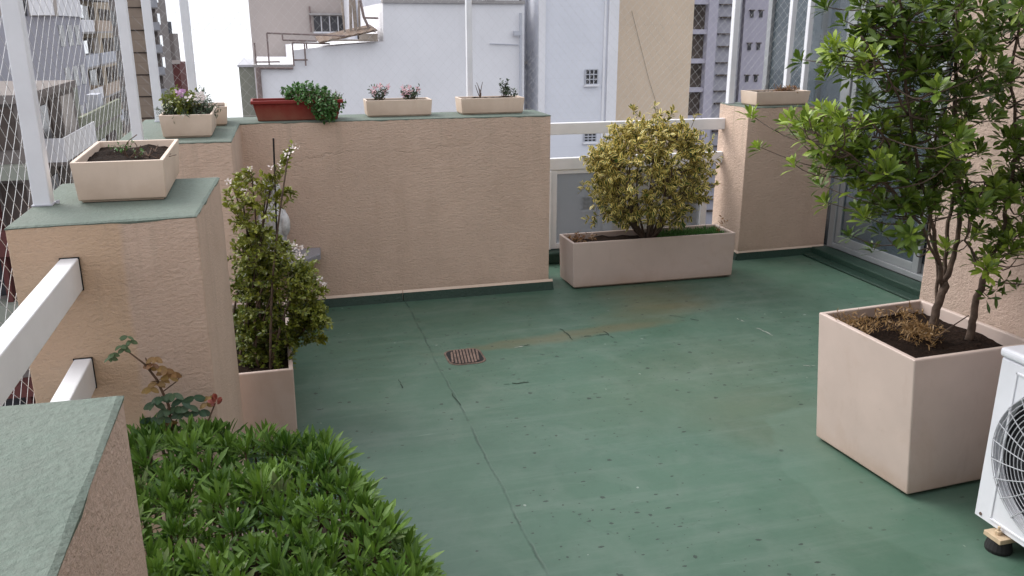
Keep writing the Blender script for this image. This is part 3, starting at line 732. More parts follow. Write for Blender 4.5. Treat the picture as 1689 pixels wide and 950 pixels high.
# --- tree in the cube planter
rr = random.Random(5)
r = thing('small_tree', (2.4, 2.55, .5), 'multi-stemmed evergreen tree with whorled glossy leaves growing in the cube planter', 'tree')
br = MB(); lf = MB()
T = lambda x, y, Y=2.55: at(x, y, Y)
stems = [
    ([T(1536, 568), T(1541, 530), T(1552, 490), T(1557, 466)], [.020, .016, .0145, .014]),
    ([T(1556, 470), T(1549, 436, 2.53), T(1539, 383, 2.51), T(1529, 340, 2.49), T(1515, 280, 2.47), T(1500, 190, 2.45), T(1490, 90, 2.45), T(1485, -30, 2.45)], [.0095, .008, .0075, .0065, .006, .005, .0045, .004]),
    ([T(1557, 468), T(1569, 436, 2.55), T(1583, 383, 2.55), T(1586, 318, 2.55), T(1578, 253, 2.54), T(1575, 177, 2.53), T(1578, 88, 2.52), T(1585, -60, 2.5)], [.0115, .010, .0085, .008, .0075, .007, .006, .005]),
    ([T(1553, 480, 2.56), T(1560, 430, 2.58), T(1563, 383, 2.6), T(1572, 310, 2.6), T(1580, 240, 2.6), T(1600, 150, 2.63), T(1630, 60, 2.65), T(1650, -30, 2.65)], [.008, .0075, .007, .0065, .006, .005, .0045, .004]),
    ([T(1546, 510, 2.58), T(1545, 440, 2.62), T(1532, 380, 2.65), T(1540, 300, 2.68), T(1545, 200, 2.7)], [.007, .006, .0055, .005, .004]),
    ([T(1597, 562, 2.5), T(1606, 520, 2.5), T(1621, 462, 2.5), T(1636, 430, 2.48)], [.0155, .013, .012, .0105]),
    ([T(1635, 432, 2.48), T(1655, 380, 2.47), T(1660, 330, 2.46), T(1670, 290, 2.45), T(1676, 220, 2.44), T(1668, 120, 2.44), T(1690, 0, 2.42)], [.008, .007, .0065, .006, .0055, .005, .004]),
    ([T(1628, 446, 2.5), T(1612, 432, 2.47), T(1594, 398, 2.44), T(1600, 350, 2.44), T(1625, 300, 2.44)], [.0055, .005, .004, .0035, .003]),
    ([T(1549, 436, 2.53), T(1520, 372, 2.46), T(1470, 315, 2.42), T(1400, 255, 2.38), T(1345, 218, 2.36)], [.0055, .005, .0045, .0035, .0025]),
    ([T(1512, 290, 2.48), T(1470, 240, 2.44), T(1425, 190, 2.42)], [.0045, .004, .003]),
    ([T(1500, 190, 2.45), T(1460, 120, 2.42), T(1420, 60, 2.4)], [.004, .0035, .003]),
]
nodes = []
for pts, rs in stems:
    fine = []; fr = []
    for i in range(len(pts)-1):
        for k in range(4):
            t = k/4; p = pts[i].lerp(pts[i+1], t)+rv(rr, .003); fine.append(p); fr.append(rs[i]*(1-t)+rs[i+1]*t)
    fine.append(pts[-1]); fr.append(rs[-1]); br.tube(fine, fr, 8); nodes += list(zip(fine, fr))
br.tube([T(1533, 568, 2.52), T(1560, 545, 2.5), T(1598, 520, 2.49)], [.003, .003, .002], 5)
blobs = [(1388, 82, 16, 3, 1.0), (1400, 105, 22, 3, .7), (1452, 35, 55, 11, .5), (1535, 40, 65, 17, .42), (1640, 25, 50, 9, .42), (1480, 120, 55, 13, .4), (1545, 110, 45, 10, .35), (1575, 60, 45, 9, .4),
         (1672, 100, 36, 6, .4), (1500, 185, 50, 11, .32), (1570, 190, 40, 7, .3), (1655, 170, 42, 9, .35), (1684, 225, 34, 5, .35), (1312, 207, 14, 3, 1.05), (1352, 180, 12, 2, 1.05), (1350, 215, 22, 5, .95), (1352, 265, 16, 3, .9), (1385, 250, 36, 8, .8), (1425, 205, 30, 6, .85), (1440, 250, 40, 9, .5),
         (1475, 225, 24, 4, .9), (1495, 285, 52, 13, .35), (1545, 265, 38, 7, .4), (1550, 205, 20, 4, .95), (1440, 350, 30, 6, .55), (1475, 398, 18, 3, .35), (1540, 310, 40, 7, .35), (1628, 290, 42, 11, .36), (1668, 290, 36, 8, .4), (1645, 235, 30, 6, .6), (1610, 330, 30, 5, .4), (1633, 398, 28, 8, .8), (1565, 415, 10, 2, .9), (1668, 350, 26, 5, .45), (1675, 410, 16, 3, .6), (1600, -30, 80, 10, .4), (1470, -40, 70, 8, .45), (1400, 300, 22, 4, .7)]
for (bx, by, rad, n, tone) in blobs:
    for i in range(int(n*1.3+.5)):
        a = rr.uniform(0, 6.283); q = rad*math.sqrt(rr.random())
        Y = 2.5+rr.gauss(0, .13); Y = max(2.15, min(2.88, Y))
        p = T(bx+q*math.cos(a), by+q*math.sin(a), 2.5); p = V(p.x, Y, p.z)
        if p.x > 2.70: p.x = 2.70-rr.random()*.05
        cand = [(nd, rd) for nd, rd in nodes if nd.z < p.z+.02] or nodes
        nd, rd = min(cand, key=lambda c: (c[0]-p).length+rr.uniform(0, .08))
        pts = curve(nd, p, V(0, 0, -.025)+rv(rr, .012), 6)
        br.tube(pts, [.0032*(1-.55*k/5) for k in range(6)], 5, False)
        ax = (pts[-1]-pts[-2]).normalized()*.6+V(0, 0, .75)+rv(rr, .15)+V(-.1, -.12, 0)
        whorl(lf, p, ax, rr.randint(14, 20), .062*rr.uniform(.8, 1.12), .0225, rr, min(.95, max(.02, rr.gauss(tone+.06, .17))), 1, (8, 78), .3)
        if rr.random() < .55:
            k = rr.choice((2, 3, 4)); q2 = pts[k]+rv(rr, .035)
            br.tube([pts[k], q2], .002, 4, False); whorl(lf, q2, ax+rv(rr, .4), 12, .054, .020, rr, tone*.85, 1, (12, 80), .3)
for (bx, by) in ((1645, 478), (1660, 462), (1630, 490)):
    p = T(bx, by, 2.42); br.tube([T(1620, 480, 2.5), p], .0018, 4, False); whorl(lf, p, V(-.2, -.5, .5), 6, .06, .016, rr, .15, 1, (60, 110), .2)
br.build('trunk', M['bark'], r, smooth=True, recalc=False); lf.build('crown', M['lf_tree'], r, smooth=True, recalc=False)

# dried weeds in the cube planter
r = thing('dry_weed', (2.2, 2.6, .5), 'withered brown weeds lying on the soil of the cube planter', 'dead plant')
lf = MB(); st = MB(); rr = random.Random(21)
for (bx, by, n, s) in ((1400, 535, 26, .04), (1425, 545, 26, .045), (1450, 535, 18, .05), (1500, 545, 34, .045), (1520, 550, 40, .04), (1492, 520, 16, .03), (1515, 562, 20, .03)):
    c = at_z(bx, by, .52)
    for i in range(n):
        p = c+V(rr.gauss(0, s*.6), rr.gauss(0, s*.6), rr.uniform(-.012, .03)); a = rr.uniform(0, 6.3)
        spray(lf, st, p, p+V(math.cos(a)*.05, math.sin(a)*.05, rr.uniform(-.01, .035)), rr, 5, .024, .005, .5, .1, 0, .0009, .006)
lf.build('leaves', M['lf_dry'], r, smooth=True, recalc=False); st.build('stems', M['dead'], r, recalc=False)

# --- variegated bush
rr = random.Random(3)
r = thing('variegated_bush', (2.4, 5.2, .28), 'rounded bush with yellow edged leaves growing in the long trough', 'bush')
lf = MB(); st = MB(); base = V(2.40, 5.2, .27); cen = V(2.40, 5.17, .74)
mains = []
for i in range(16):
    a = i*2.4; e = cen+V(math.cos(a)*.2*rr.uniform(.4, 1.1), math.sin(a)*.17*rr.uniform(.4, 1.1), rr.uniform(-.22, .2))
    pts = curve(base+V(math.cos(a)*.03, math.sin(a)*.03, 0), e, V(math.cos(a)*.05, math.sin(a)*.05, -.02)); st.tube(pts, [.010, .008, .007, .005, .003], 6); mains += pts[2:]
for i in range(760):
    a = rr.uniform(0, 6.283); u = rr.uniform(-.92, 1); k = math.sqrt(max(0, 1-u*u))
    dirv = V(k*math.cos(a), k*math.sin(a), u); lump = 1+.16*mnoise.noise(dirv*2.3+V(4, 1, 0))
    rad = rr.uniform(.45, 1.0)**.5*lump
    p = cen+V(dirv.x*.47*rad-.02, dirv.y*.36*rad, dirv.z*(.38 if u > 0 else .40)*rad)
    if p.z < .40 and abs(p.x-2.40) > .30: p.z += .1
    m_ = min(mains, key=lambda q: (q-p).length+rr.uniform(0, .1))
    spray(lf, st, m_.lerp(p, .35), p, rr, 9, .045, .0235, .5+.2*u*.5+rr.uniform(-.15, .25), .35, 0, .0018, .015, .8, .25)
for (bx, by, tx, ty) in ((1000, 250, 962, 262), (1070, 200, 1042, 178), (1085, 200, 1080, 172), (1140, 210, 1150, 188), (1100, 200, 1112, 180), (985, 330, 955, 300), (1000, 350, 965, 362), (1160, 280, 1180, 250), (1160, 300, 1182, 290), (985, 300, 953, 320), (1050, 195, 1045, 180), (1150, 240, 1178, 225), (985, 340, 975, 372)):
    p0, p1 = at(bx, by, 5.2), at(tx, ty, 5.15); spray(lf, st, p0, p1, rr, 12, .042, .017, .5, .3, 0, .002, .012)
lf.build('foliage', M['lf_varieg'], r, smooth=True, recalc=False); st.build('stems', M['bark'], r, recalc=False)
r = thing('ground_plant', (2.75, 5.2, .285), 'low patch of fresh green moss-like plants at the right end of the long trough', 'plant')
lf = MB()
for i in range(1500):
    p = V(rr.uniform(2.45, 2.965), rr.uniform(5.085, 5.32), .283); h = rr.uniform(.012, .04)
    lf.leaf(p, V(rr.gauss(0, .45), rr.gauss(0, .45), 1), rv(rr), h, .006, .3, .2, rr.uniform(.2, 1), 0, 2)
lf.build('foliage', M['lf_bright'], r, smooth=True, recalc=False)
r = thing('dry_weed', (1.93, 5.18, .285), 'small dark red withered weed at the left end of the long trough', 'dead plant')
lf = MB(); st = MB()
for i in range(26):
    p = V(1.92+rr.gauss(0, .04), 5.18+rr.gauss(0, .05), .285); spray(lf, st, p, p+V(rr.gauss(0, .03), rr.gauss(0, .03), rr.uniform(.02, .06)), rr, 5, .022, .010, .2, .2, 0, .0012, .006)
lf.build('leaves', M['lf_rosered'], r, smooth=True, recalc=False); st.build('stems', M['twig'], r, recalc=False)
r = thing('weed', (2.93, 5.25, .285), 'thin reddish sprig leaning out of the right end of the long trough', 'plant')
lf = MB(); st = MB()
for (tx, ty) in ((1190, 358), (1200, 365), (1182, 375)):
    spray(lf, st, V(2.93, 5.22, .285), at(tx, ty, 5.2), rr, 7, .026, .010, .3, .3, 0, .0014, .01)
lf.build('leaves', M['lf_rosered'], r, smooth=True, recalc=False); st.build('stems', M['twig'], r, recalc=False)

# --- tall flowering shrub on the left
rr = random.Random(17)
r = thing('flowering_shrub', (-.13, 3.6, .3), 'tall loose shrub with tiny leaves and small white-pink flowers, beside the ochre pier', 'shrub')
lf = MB(); st = MB(); fl = MB()
A = lambda x, y, Y=3.6: at(x, y, Y)
roots = [V(-.14+rr.gauss(0, .04), 3.6+rr.gauss(0, .08), .29) for _ in range(9)]
hubs = []
for (x, y, Y) in ((400, 330, 3.6), (415, 290, 3.55), (440, 300, 3.65), (455, 275, 3.6), (478, 242, 3.6), (430, 380, 3.6), (470, 400, 3.6), (500, 450, 3.6), (410, 450, 3.6), (450, 480, 3.55), (520, 520, 3.55), (430, 540, 3.55), (480, 540, 3.5), (400, 400, 3.7), (385, 310, 3.65)):
    p = A(x, y, Y); q = rr.choice(roots); pts = curve(q, p, rv(rr, .03), 8); st.tube(pts, [.006*(1-.07*k) for k in range(8)], 5, False); hubs += pts[2:]
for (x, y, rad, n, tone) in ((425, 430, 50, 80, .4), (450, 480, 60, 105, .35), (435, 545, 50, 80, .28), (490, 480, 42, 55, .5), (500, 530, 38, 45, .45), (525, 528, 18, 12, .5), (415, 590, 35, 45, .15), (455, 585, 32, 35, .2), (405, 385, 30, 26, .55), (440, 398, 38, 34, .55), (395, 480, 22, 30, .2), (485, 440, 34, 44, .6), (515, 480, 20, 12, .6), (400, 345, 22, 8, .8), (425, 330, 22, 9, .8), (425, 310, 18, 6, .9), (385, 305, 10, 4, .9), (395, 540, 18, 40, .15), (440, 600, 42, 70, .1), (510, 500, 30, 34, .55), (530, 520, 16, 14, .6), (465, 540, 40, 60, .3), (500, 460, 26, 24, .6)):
    for i in range(n):
        a = rr.uniform(0, 6.283); q = rad*math.sqrt(rr.random()); Y = 3.62+rr.gauss(0, .11)
        p = A(x+q*math.cos(a), y+q*math.sin(a), 3.6); p.y = max(3.42, Y) if p.z < .42 else max(3.33, Y)
        hb = min(hubs, key=lambda c: (c-p).length+rr.uniform(0, .06))
        if (hb-p).length > .14: hb = p+(hb-p).normalized()*.14
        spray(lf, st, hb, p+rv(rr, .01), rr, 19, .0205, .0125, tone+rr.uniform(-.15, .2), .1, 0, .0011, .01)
for (x0, y0, x1, y1) in ((440, 330, 482, 240), (450, 310, 470, 250), (440, 345, 486, 318), (450, 340, 478, 312), (400, 330, 385, 288), (420, 310, 410, 282), (500, 545, 544, 525), (505, 560, 535, 560), (500, 500, 538, 478), (395, 360, 375, 312), (430, 320, 445, 290)):
    for j in range(2):
        spray(lf, st, A(x0, y0), A(x1+rr.uniform(-4, 4), y1+rr.uniform(-4, 4)), rr, 30, .025, .014, .85, .15, 0, .0013, .012)
def flower(b, p, rr, s=.014, n=5, tone=None):
    ax = V(-.2, -.7, .5)+rv(rr, .35); whorl(b, p, ax, n, s, s*.7, rr, rr.random() if tone is None else tone, 2, (45, 70), .2)
for (x, y) in ((480, 240), (484, 242), (470, 255), (445, 275), (438, 278), (412, 280), (410, 285), (372, 300), (378, 298), (415, 302), (420, 300), (400, 312), (460, 262), (466, 322), (408, 276), (424, 278), (428, 290), (470, 248), (476, 245), (462, 270), (395, 318), (374, 303)):
    for j in range(rr.choice((0, 0, 1, 1))): flower(fl, A(x+rr.gauss(0, 3), y+rr.gauss(0, 3), 3.55), rr, .012)
for (x, y) in ((488, 410), (480, 415), (492, 418), (476, 405), (484, 425), (540, 460), (530, 470), (489, 405)):
    for j in range(2): flower(fl, A(x+rr.gauss(0, 4), y+rr.gauss(0, 4), 3.62), rr)
lf.build('foliage', M['lf_abelia'], r, smooth=True, recalc=False); st.build('stems', M['bark'], r, recalc=False); fl.build('flowers', M['pet_white'], r, smooth=True, recalc=False)
b = MB(); b.tube([V(-.04, 3.75, .29), A(451, 228, 3.75)], .004, 6)
tag(b.build('plant_stake', M['dark'], loc=(-.04, 3.75, .29)), 'thin dark stake standing upright through the flowering shrub', 'stake')

# --- rose by the hedge
r = thing('rose_bush', (-.36, 2.45, .45), 'spindly rose with reddish young leaves rising behind the hedge', 'rose')
lf = MB(); st = MB(); rd = MB(); fl = MB(); Q = lambda x, y, Y=2.42: at(x, y, Y)
st.tube([Q(285, 720), Q(278, 668), Q(258, 625), Q(238, 600), Q(205, 575)], [.005, .0045, .004, .003, .002], 6)
st.tube([Q(333, 710, 2.38), Q(345, 690, 2.38), Q(355, 665, 2.38)], [.003, .0025, .002], 6)
st.tube([Q(270, 645), Q(290, 630), Q(300, 618)], [.002, .0018, .0012], 5); st.tube([Q(250, 615), Q(240, 590)], .002, 5)
def rleaf(b, x, y, L, rr, tone, dx=0, dz=-.3):
    for s in (-1, 0, 1): b.leaf(Q(x, y), V(dx+s*.9+rr.gauss(0, .2), -.4+rr.gauss(0, .2), dz+(.3 if s == 0 else 0)), V(0, -.8, .7)+rv(rr, .3), L, L*.62, .3, .15, tone, 2)
for (x, y) in ((205, 575), (200, 570), (185, 583), (215, 562), (210, 555), (182, 590)): rleaf(lf, x, y, .020, rr, .9)
for (x, y) in ((250, 600), (262, 605), (255, 590), (272, 610), (280, 620), (265, 625), (258, 632), (285, 615), (248, 640)): rleaf(rd, x, y, .026, rr, rr.random())
for (x, y) in ((265, 655), (285, 650), (300, 660), (320, 655), (310, 670), (330, 678), (290, 672), (275, 675), (255, 665), (300, 680), (250, 690), (265, 688)): rleaf(lf, x, y, .032, rr, rr.random()*.5)
for (x, y) in ((345, 655), (340, 665), (260, 700), (268, 705), (280, 695)): rleaf(rd, x, y, .022, rr, .8)
for i in range(3): whorl(fl, Q(355, 660, 2.38)+V(0, 0, .004*i), V(0, -.4, 1), 7, .02, .016, rr, .4, 2, (20, 75), -.3)
lf.build('leaves', M['lf_rose'], r, smooth=True, recalc=False); rd.build('young_leaves', M['lf_rosered'], r, smooth=True, recalc=False)
st.build('stems', M['twig'], r, recalc=False); fl.build('flower', M['pet_red'], r, smooth=True, recalc=False)

# --- plants on the parapets
rr = random.Random(31)
r = thing('seedling', (-.45, 3.1, CZ+.11), 'tiny bare sprigs in the soil of the large cream window box', 'plant')
lf = MB(); st = MB(); sz = CZ+.108
for (x, y, n) in ((207, 243, 8), (203, 246, 6), (228, 255, 4)):
    p = at_z(x, y+6, sz)
    for i in range(n): spray(lf, st, p, p+V(rr.gauss(0, .02), rr.gauss(0, .02), rr.uniform(.01, .035)), rr, 4, .014, .006, .7, .2, 0, .001, .004)
p = at_z(213, 262, sz)
for (x, y) in ((226, 222), (232, 240), (205, 245), (240, 246), (222, 235)): st.tube(curve(p, at(x, y, p.y), rv(rr, .006)), .0018, 4, False)
for (x, y) in ((245, 258), (262, 262), (255, 250), (235, 260)):
    p = at_z(x, y, sz)
    for i in range(5): st.tube([p, p+V(rr.gauss(0, .03), rr.gauss(0, .03), rr.uniform(.005, .02))], .0013, 4, False)
lf.build('leaves', M['lf_bright'], r, smooth=True, recalc=False); st.build('stems', M['twig'], r, recalc=False)

r = thing('flowering_plant', (-.4, 4.7, CZ+.1), 'clump of green and grey leaves with pink and white flowers in the corner box', 'plant')
lf = MB(); lg = MB(); st = MB(); fl = MB(); fw = MB()
B = lambda x, y, Y=4.7: at(x, y, Y)
for (x, y, rad, n, which) in ((290, 168, 24, 40, 0), (280, 155, 14, 18, 0), (302, 165, 18, 26, 0), (325, 172, 20, 34, 1), (300, 182, 30, 40, 1), (340, 160, 10, 12, 1), (330, 150, 8, 9, 1), (345, 182, 14, 14, 1), (355, 184, 10, 8, 1), (318, 158, 12, 14, 0), (275, 182, 12, 14, 1)):
    for i in range(n):
        a = rr.uniform(0, 6.283); q = rad*math.sqrt(rr.random()); p = B(x+q*math.cos(a), min(189, y+q*math.sin(a))); p.y += rr.gauss(0, .09)
        c = V(p.x*.6-.4*.4, 4.7, CZ+.1)
        c = p+(c-p).normalized()*min(.1, (c-p).length)
        spray(lg if which else lf, st, c, p, rr, 8, .030 if which else .026, .006 if which else .013, .45, .15, 0, .0012, .008)
for (x, y) in ((293, 150), (297, 152), (300, 155), (294, 156)): flower(fl, B(x, y, 4.6), rr, .022)
for (x, y) in ((326, 156), (330, 158), (335, 157), (322, 160), (308, 160), (332, 161), (328, 163)): flower(fw, B(x, y, 4.6), rr, .022)
lf.build('foliage', M['lf_abelia'], r, smooth=True, recalc=False); lg.build('grey_foliage', M['lf_dark'], r, smooth=True, recalc=False); st.build('stems', M['twig'], r, recalc=False)
fl.build('flowers', M['pet_mauve'], r, smooth=True, recalc=False); fw.build('white_flowers', M['pet_white'], r, smooth=True, recalc=False)

r = thing('trailing_plant', (.25, 5.27, CZ+.09), 'bushy green plant trailing over the right end of the red trough', 'plant')
lf = MB(); st = MB(); G = lambda x, y, Y=5.27: at(x, y, Y)
for (x, y, rad, n, tone) in ((490, 152, 18, 50, .6), (475, 155, 10, 18, .55), (510, 150, 16, 40, .55), (530, 158, 16, 40, .45), (540, 170, 18, 46, .35), (550, 175, 16, 26, .35), (520, 165, 18, 36, .3), (535, 188, 14, 26, .25), (560, 172, 7, 5, .4), (545, 197, 6, 7, .3), (527, 180, 12, 20, .25), (553, 184, 8, 8, .35), (500, 158, 14, 24, .4)):
    for i in range(n):
        a = rr.uniform(0, 6.283); q = rad*math.sqrt(rr.random()); xx, yy = x+q*math.cos(a), y+q*math.sin(a)
        Y = 5.27+rr.gauss(0, .05) if yy < 166 else 5.145+rr.gauss(0, .03) if xx < 548 else 5.2+rr.gauss(0, .04)
        if yy > 186: Y = min(Y, 5.11)
        p = G(xx, yy, Y); c = p+V(rr.gauss(0, .02), .03, -.02 if yy < 160 else .045)
        spray(lf, st, c, p, rr, 6, .020, .016, tone, .2, 2, .0012, .006, droop=0 if yy < 165 else .5)
lf.build('foliage', M['lf_bright'], r, smooth=True, recalc=False); st.build('stems', M['twig'], r, recalc=False)

def clump(name, label, cx, cy0, dx, h, n, flowers, Y=5.35, lm='lf_dark', L=.02, W=.008):
    p0 = at(cx, cy0, Y); r = thing(name, (p0.x, Y, CZ+.085), label, 'plant')
    lf = MB(); st = MB(); fl = MB()
    for i in range(n):
        e = at(cx+rr.uniform(-dx, dx), cy0-rr.uniform(.35, 1)*h, Y+rr.gauss(0, .02)); spray(lf, st, V(p0.x+rr.gauss(0, .015), Y+rr.gauss(0, .015), CZ+.085), e, rr, 9, L, W, rr.uniform(.3, .9), .25, 0, .0013, .008)
    lf.build('foliage', M[lm], r, smooth=True, recalc=False); st.build('stems', M['twig'], r, recalc=False)
    if flowers:
        for (x, y) in flowers:
            for j in range(2): flower(fl, at(x+rr.gauss(0, 2), y+rr.gauss(0, 2), Y-.03), rr, .015)
        fl.build('flowers', M['pet_pink'], r, smooth=True, recalc=False)
clump('flowering_plant', 'left pink-flowered clump in the cream box beside the red trough', 625, 163, 17, 24, 30, [(615, 147), (622, 142), (628, 140), (632, 150), (641, 142), (618, 152)])
clump('flowering_plant', 'right pink-flowered clump in the cream box beside the red trough', 677, 163, 17, 22, 34, [(664, 146), (668, 150), (674, 143), (680, 150), (688, 147), (664, 155)])
r = thing('bare_twig', (1.21, 5.33, CZ+.09), 'forked leafless twig at the left of the box at the parapet end', 'twig')
st = MB()
for (x, y) in ((786, 136), (796, 135), (790, 145), (784, 140)): st.tube(curve(at(792, 161, 5.34), at(x, y, 5.34), rv(rr, .005)), [.003, .0028, .0025, .002, .0015], 5)
st.build('stems', M['twig'], r, recalc=False)
clump('leafy_sprig', 'sparse leafy sprig at the right of the box at the parapet end', 832, 160, 12, 30, 14, None, lm='lf_dark', L=.022, W=.012)
clump('leafy_sprig', 'low side shoot leaning to the right in the box at the parapet end', 846, 160, 10, 18, 5, None, lm='lf_dark', L=.022, W=.012)
r = thing('dry_weed', (3.64, 5.62, 1.2), 'dried brown rosette with one pale tip in the box on the end pier', 'dead plant')
lf = MB(); st = MB()
for i in range(46):
    p = V(3.62+rr.gauss(0, .05), 5.62+rr.gauss(0, .03), 1.2); spray(lf, st, p, p+V(rr.gauss(0, .035), rr.gauss(0, .03), rr.uniform(.005, .035)), rr, 5, .028, .009, .2, .1, 0, .0012, .006)
lf.leaf(V(3.645, 5.6, 1.225), V(0, 0, 1), V(0, -1, 0), .03, .012, .1, .2, 1, 2)
st.tube([V(3.46, 5.62, 1.2), V(3.458, 5.62, 1.25)], .0016, 4); st.tube([V(3.487, 5.62, 1.2), V(3.49, 5.62, 1.23)], .0014, 4)
lf.build('leaves', M['lf_rosered'], r, smooth=True, recalc=False); st.build('stems', M['twig'], r, recalc=False)

# ------------------------------------------------------------------ corner shelf and figurine
r = thing('stone_shelf', (.02, 5.05, .36), 'speckled grey granite shelf low on the back wall behind the flowering shrub', 'shelf')
b = MB(); b.prism([(-.176, 4.80), (.06, 4.80), (.215, 4.98), (.225, 5.142), (-.176, 5.145)], .345, .378); b.build('slab', M['granite'], r, bevel=.004)
b = MB(); b.box(-.12, -.04, 4.9, 5.13, .001, .345); b.build('support', M['stucco'], r)
r = thing('garden_figurine', (-.03, 4.98, .378), 'weathered pale stone figurine standing on the granite shelf, half hidden by the shrub', 'figurine')
b = MB(); c = V(-.035, 4.97, .378)
prof = [(.075, 0), (.078, .02), (.066, .05), (.062, .10), (.075, .17), (.082, .22), (.070, .27), (.045, .305), (.026, .325), (.024, .34), (.042, .362), (.050, .39), (.046, .42), (.026, .44), (.006, .447)]
b.lathe(c, prof, 28)
for i, p in enumerate(b.v):
    n_ = mnoise.noise(p*22)*.012+mnoise.noise(p*50)*.005; d = (p-c); d.z = 0
    if d.length > 1e-4: b.v[i] = p+d.normalized()*n_
b.ball(c+V(.06, -.03, .20), .045, 12, 9, (.7, .9, 1.6)); b.ball(c+V(-.06, -.03, .20), .045, 12, 9, (.7, .9, 1.6))
b.ball(c+V(.0, -.05, .395), .012, 8, 6)
b.build('body', M['stone'], r, smooth=True)

# ------------------------------------------------------------------ floor drain
r = thing('floor_drain', (.875, 4.09, 0), 'rusty slotted floor drain set in the green roof floor', 'drain')
def rrect(hx, hy, rad, z, n=6):
    out = []
    for (sx, sy, a0) in ((1, 1, 0), (-1, 1, 90), (-1, -1, 180), (1, -1, 270)):
        for k in range(n+1):
            a = R(a0+90*k/n); out.append(V(.878+sx*(hx-rad)+rad*math.cos(a), 4.09+sy*(hy-rad)+rad*math.sin(a), z))
    return out
def ringed(b, rings):
    n = len(rings[0]); base = len(b.v)
    for q in rings: b.v += q
    for k in range(len(rings)-1):
        for i in range(n):
            j = (i+1) % n; b.face(base+k*n+i, base+k*n+j, base+(k+1)*n+j, base+(k+1)*n+i)
b = MB(); ringed(b, [rrect(.100, .110, .055, .001), rrect(.098, .108, .054, .003), rrect(.090, .100, .049, .0035), rrect(.088, .098, .047, .002)]); b.build('frame', noisy('drain_surround', (.115, .08, .062), .45, 25, .85, .5), r)
b = MB(); b.poly(rrect(.089, .099, .048, .0025)); b.build('hole', M['dark'], r, recalc=False)
b = MB()
for i in range(11):
    u = -.085+i*.017; half = .095 if abs(u) < .045 else .095-(abs(u)-.045)*.9
    q = [V(.878+u-.0052+(.012 if sgn > 0 else -.012), 4.09+sgn*half, 0) for sgn in (-1, 1)]+[V(.878+u+.0052+(.012 if sgn > 0 else -.012), 4.09+sgn*half, 0) for sgn in (1, -1)]
    q = [V(max(.878-.087, min(.878+.087, p.x)), p.y, 0) for p in q]
    if i in (0, 10): continue
    b.hexa([p+V(0, 0, .003) for p in q][::-1], [p+V(0, 0, .0062) for p in q][::-1])
b.build('grate', M['iron'], r)

# ------------------------------------------------------------------ air conditioner
r = thing('air_conditioner', (2.35, 1.66, 0), 'white outdoor air conditioner unit with round fan grille at the right edge', 'air conditioner')
Y1, Y0, X0, Z0, Z1 = 2.05, 1.25, 2.2, .062, .672
b = MB(); b.box(X0+.10, X0+.30, Y0, Y1, Z0, Z1-.02); b.box(X0+.012, X0+.0995, Y1-.012, Y1, Z0, Z1-.02); b.box(X0+.012, X0+.0995, Y0, Y0+.012, Z0, Z1-.02); b.box(X0+.012, X0+.0995, Y0+.0125, Y1-.0125, Z0, Z0+.012); b.build('casing', M['ac_white'], r, bevel=.003, seg=2)
b = MB(); b.box(X0-.006, X0+.31, Y0-.006, Y1+.006, Z1-.032, Z1); b.build('lid', M['ac_white'], r, bevel=.012, seg=3)
fc, fz, fr = 1.764, .358, .256
# front panel: face with a round opening, raised border
b = MB(); n = 48; base = 0
ring = [(fc+fr*math.cos(2*math.pi*i/n), fz+fr*math.sin(2*math.pi*i/n)) for i in range(n)]
ya, yb, za, zb = Y0+.002, Y1-.002, Z0+.002, Z1-.034
def onrect(a):
    c, s = math.cos(a), math.sin(a); t = min(((yb-fc)/c if c > 1e-6 else 9), ((ya-fc)/c if c < -1e-6 else 9), ((zb-fz)/s if s > 1e-6 else 9), ((za-fz)/s if s < -1e-6 else 9))
    return (fc+c*t, fz+s*t)
angs = sorted([2*math.pi*i/n for i in range(n)]+[math.atan2(z-fz, y-fc) % (2*math.pi) for y in (ya, yb) for z in (za, zb)])
for a in angs:
    yo, zo = onrect(a); b.v += [V(X0+.010, yo, zo), V(X0, fc+(yo-fc)*.985, fz+(zo-fz)*.985), V(X0, fc+fr*math.cos(a), fz+fr*math.sin(a)), V(X0+.035, fc+(fr-.006)*math.cos(a), fz+(fr-.006)*math.sin(a))]
k = len(angs)
for i in range(k):
    j = (i+1) % k
    for q in range(3): b.face(i*4+q, j*4+q, j*4+q+1, i*4+q+1)
fp = b.build('front_panel', M['ac_white'], r)
b = MB()      # raised border line of the panel
for (y0, y1, z0, z1) in ((Y1-.075, Y1-.067, Z0+.03, Z1-.06), (Y0+.03, Y1-.067, Z1-.068, Z1-.06), (Y0+.03, Y1-.067, Z0+.022, Z0+.03)): b.box(X0-.004, X0+.002, y0, y1, z0, z1)
b.build('panel_rib', M['ac_white'], r, bevel=.002)
b = MB(); b.lathe((X0+.05, fc, fz), [(fr-.004, 0), (fr-.004, .03), (0.001, .03)], 40, 'x'); b.build('fan_well', M['ac_dark'], r)
b = MB()
for i in range(3):
    a0 = i*2.094+.4
    for j in range(6):
        a1, a2 = a0+j*.22, a0+(j+1)*.22; x1, x2 = X0+.055+.003*j, X0+.055+.003*(j+1)
        P = lambda x, rr_, a: V(x, fc+rr_*math.cos(a), fz+rr_*math.sin(a))
        b.hexa([P(x1+.004, .05, a1), P(x1+.004, .215, a1), P(x2+.004, .215, a2), P(x2+.004, .05, a2)], [P(x1, .05, a1), P(x1, .215, a1), P(x2, .215, a2), P(x2, .05, a2)])
b.lathe((X0+.045, fc, fz), [(.055, .03), (.055, .006), (.04, 0), (.001, 0)], 24, 'x'); b.build('fan', mat('fan_grey', (.07, .07, .075), .5), r)
b = MB()
for i in range(15):
    rad = .045+i*.0146; b.tube([V(X0-.012, fc+rad*math.cos(2*math.pi*k/56), fz+rad*math.sin(2*math.pi*k/56)) for k in range(57)], .0016, 5, False)
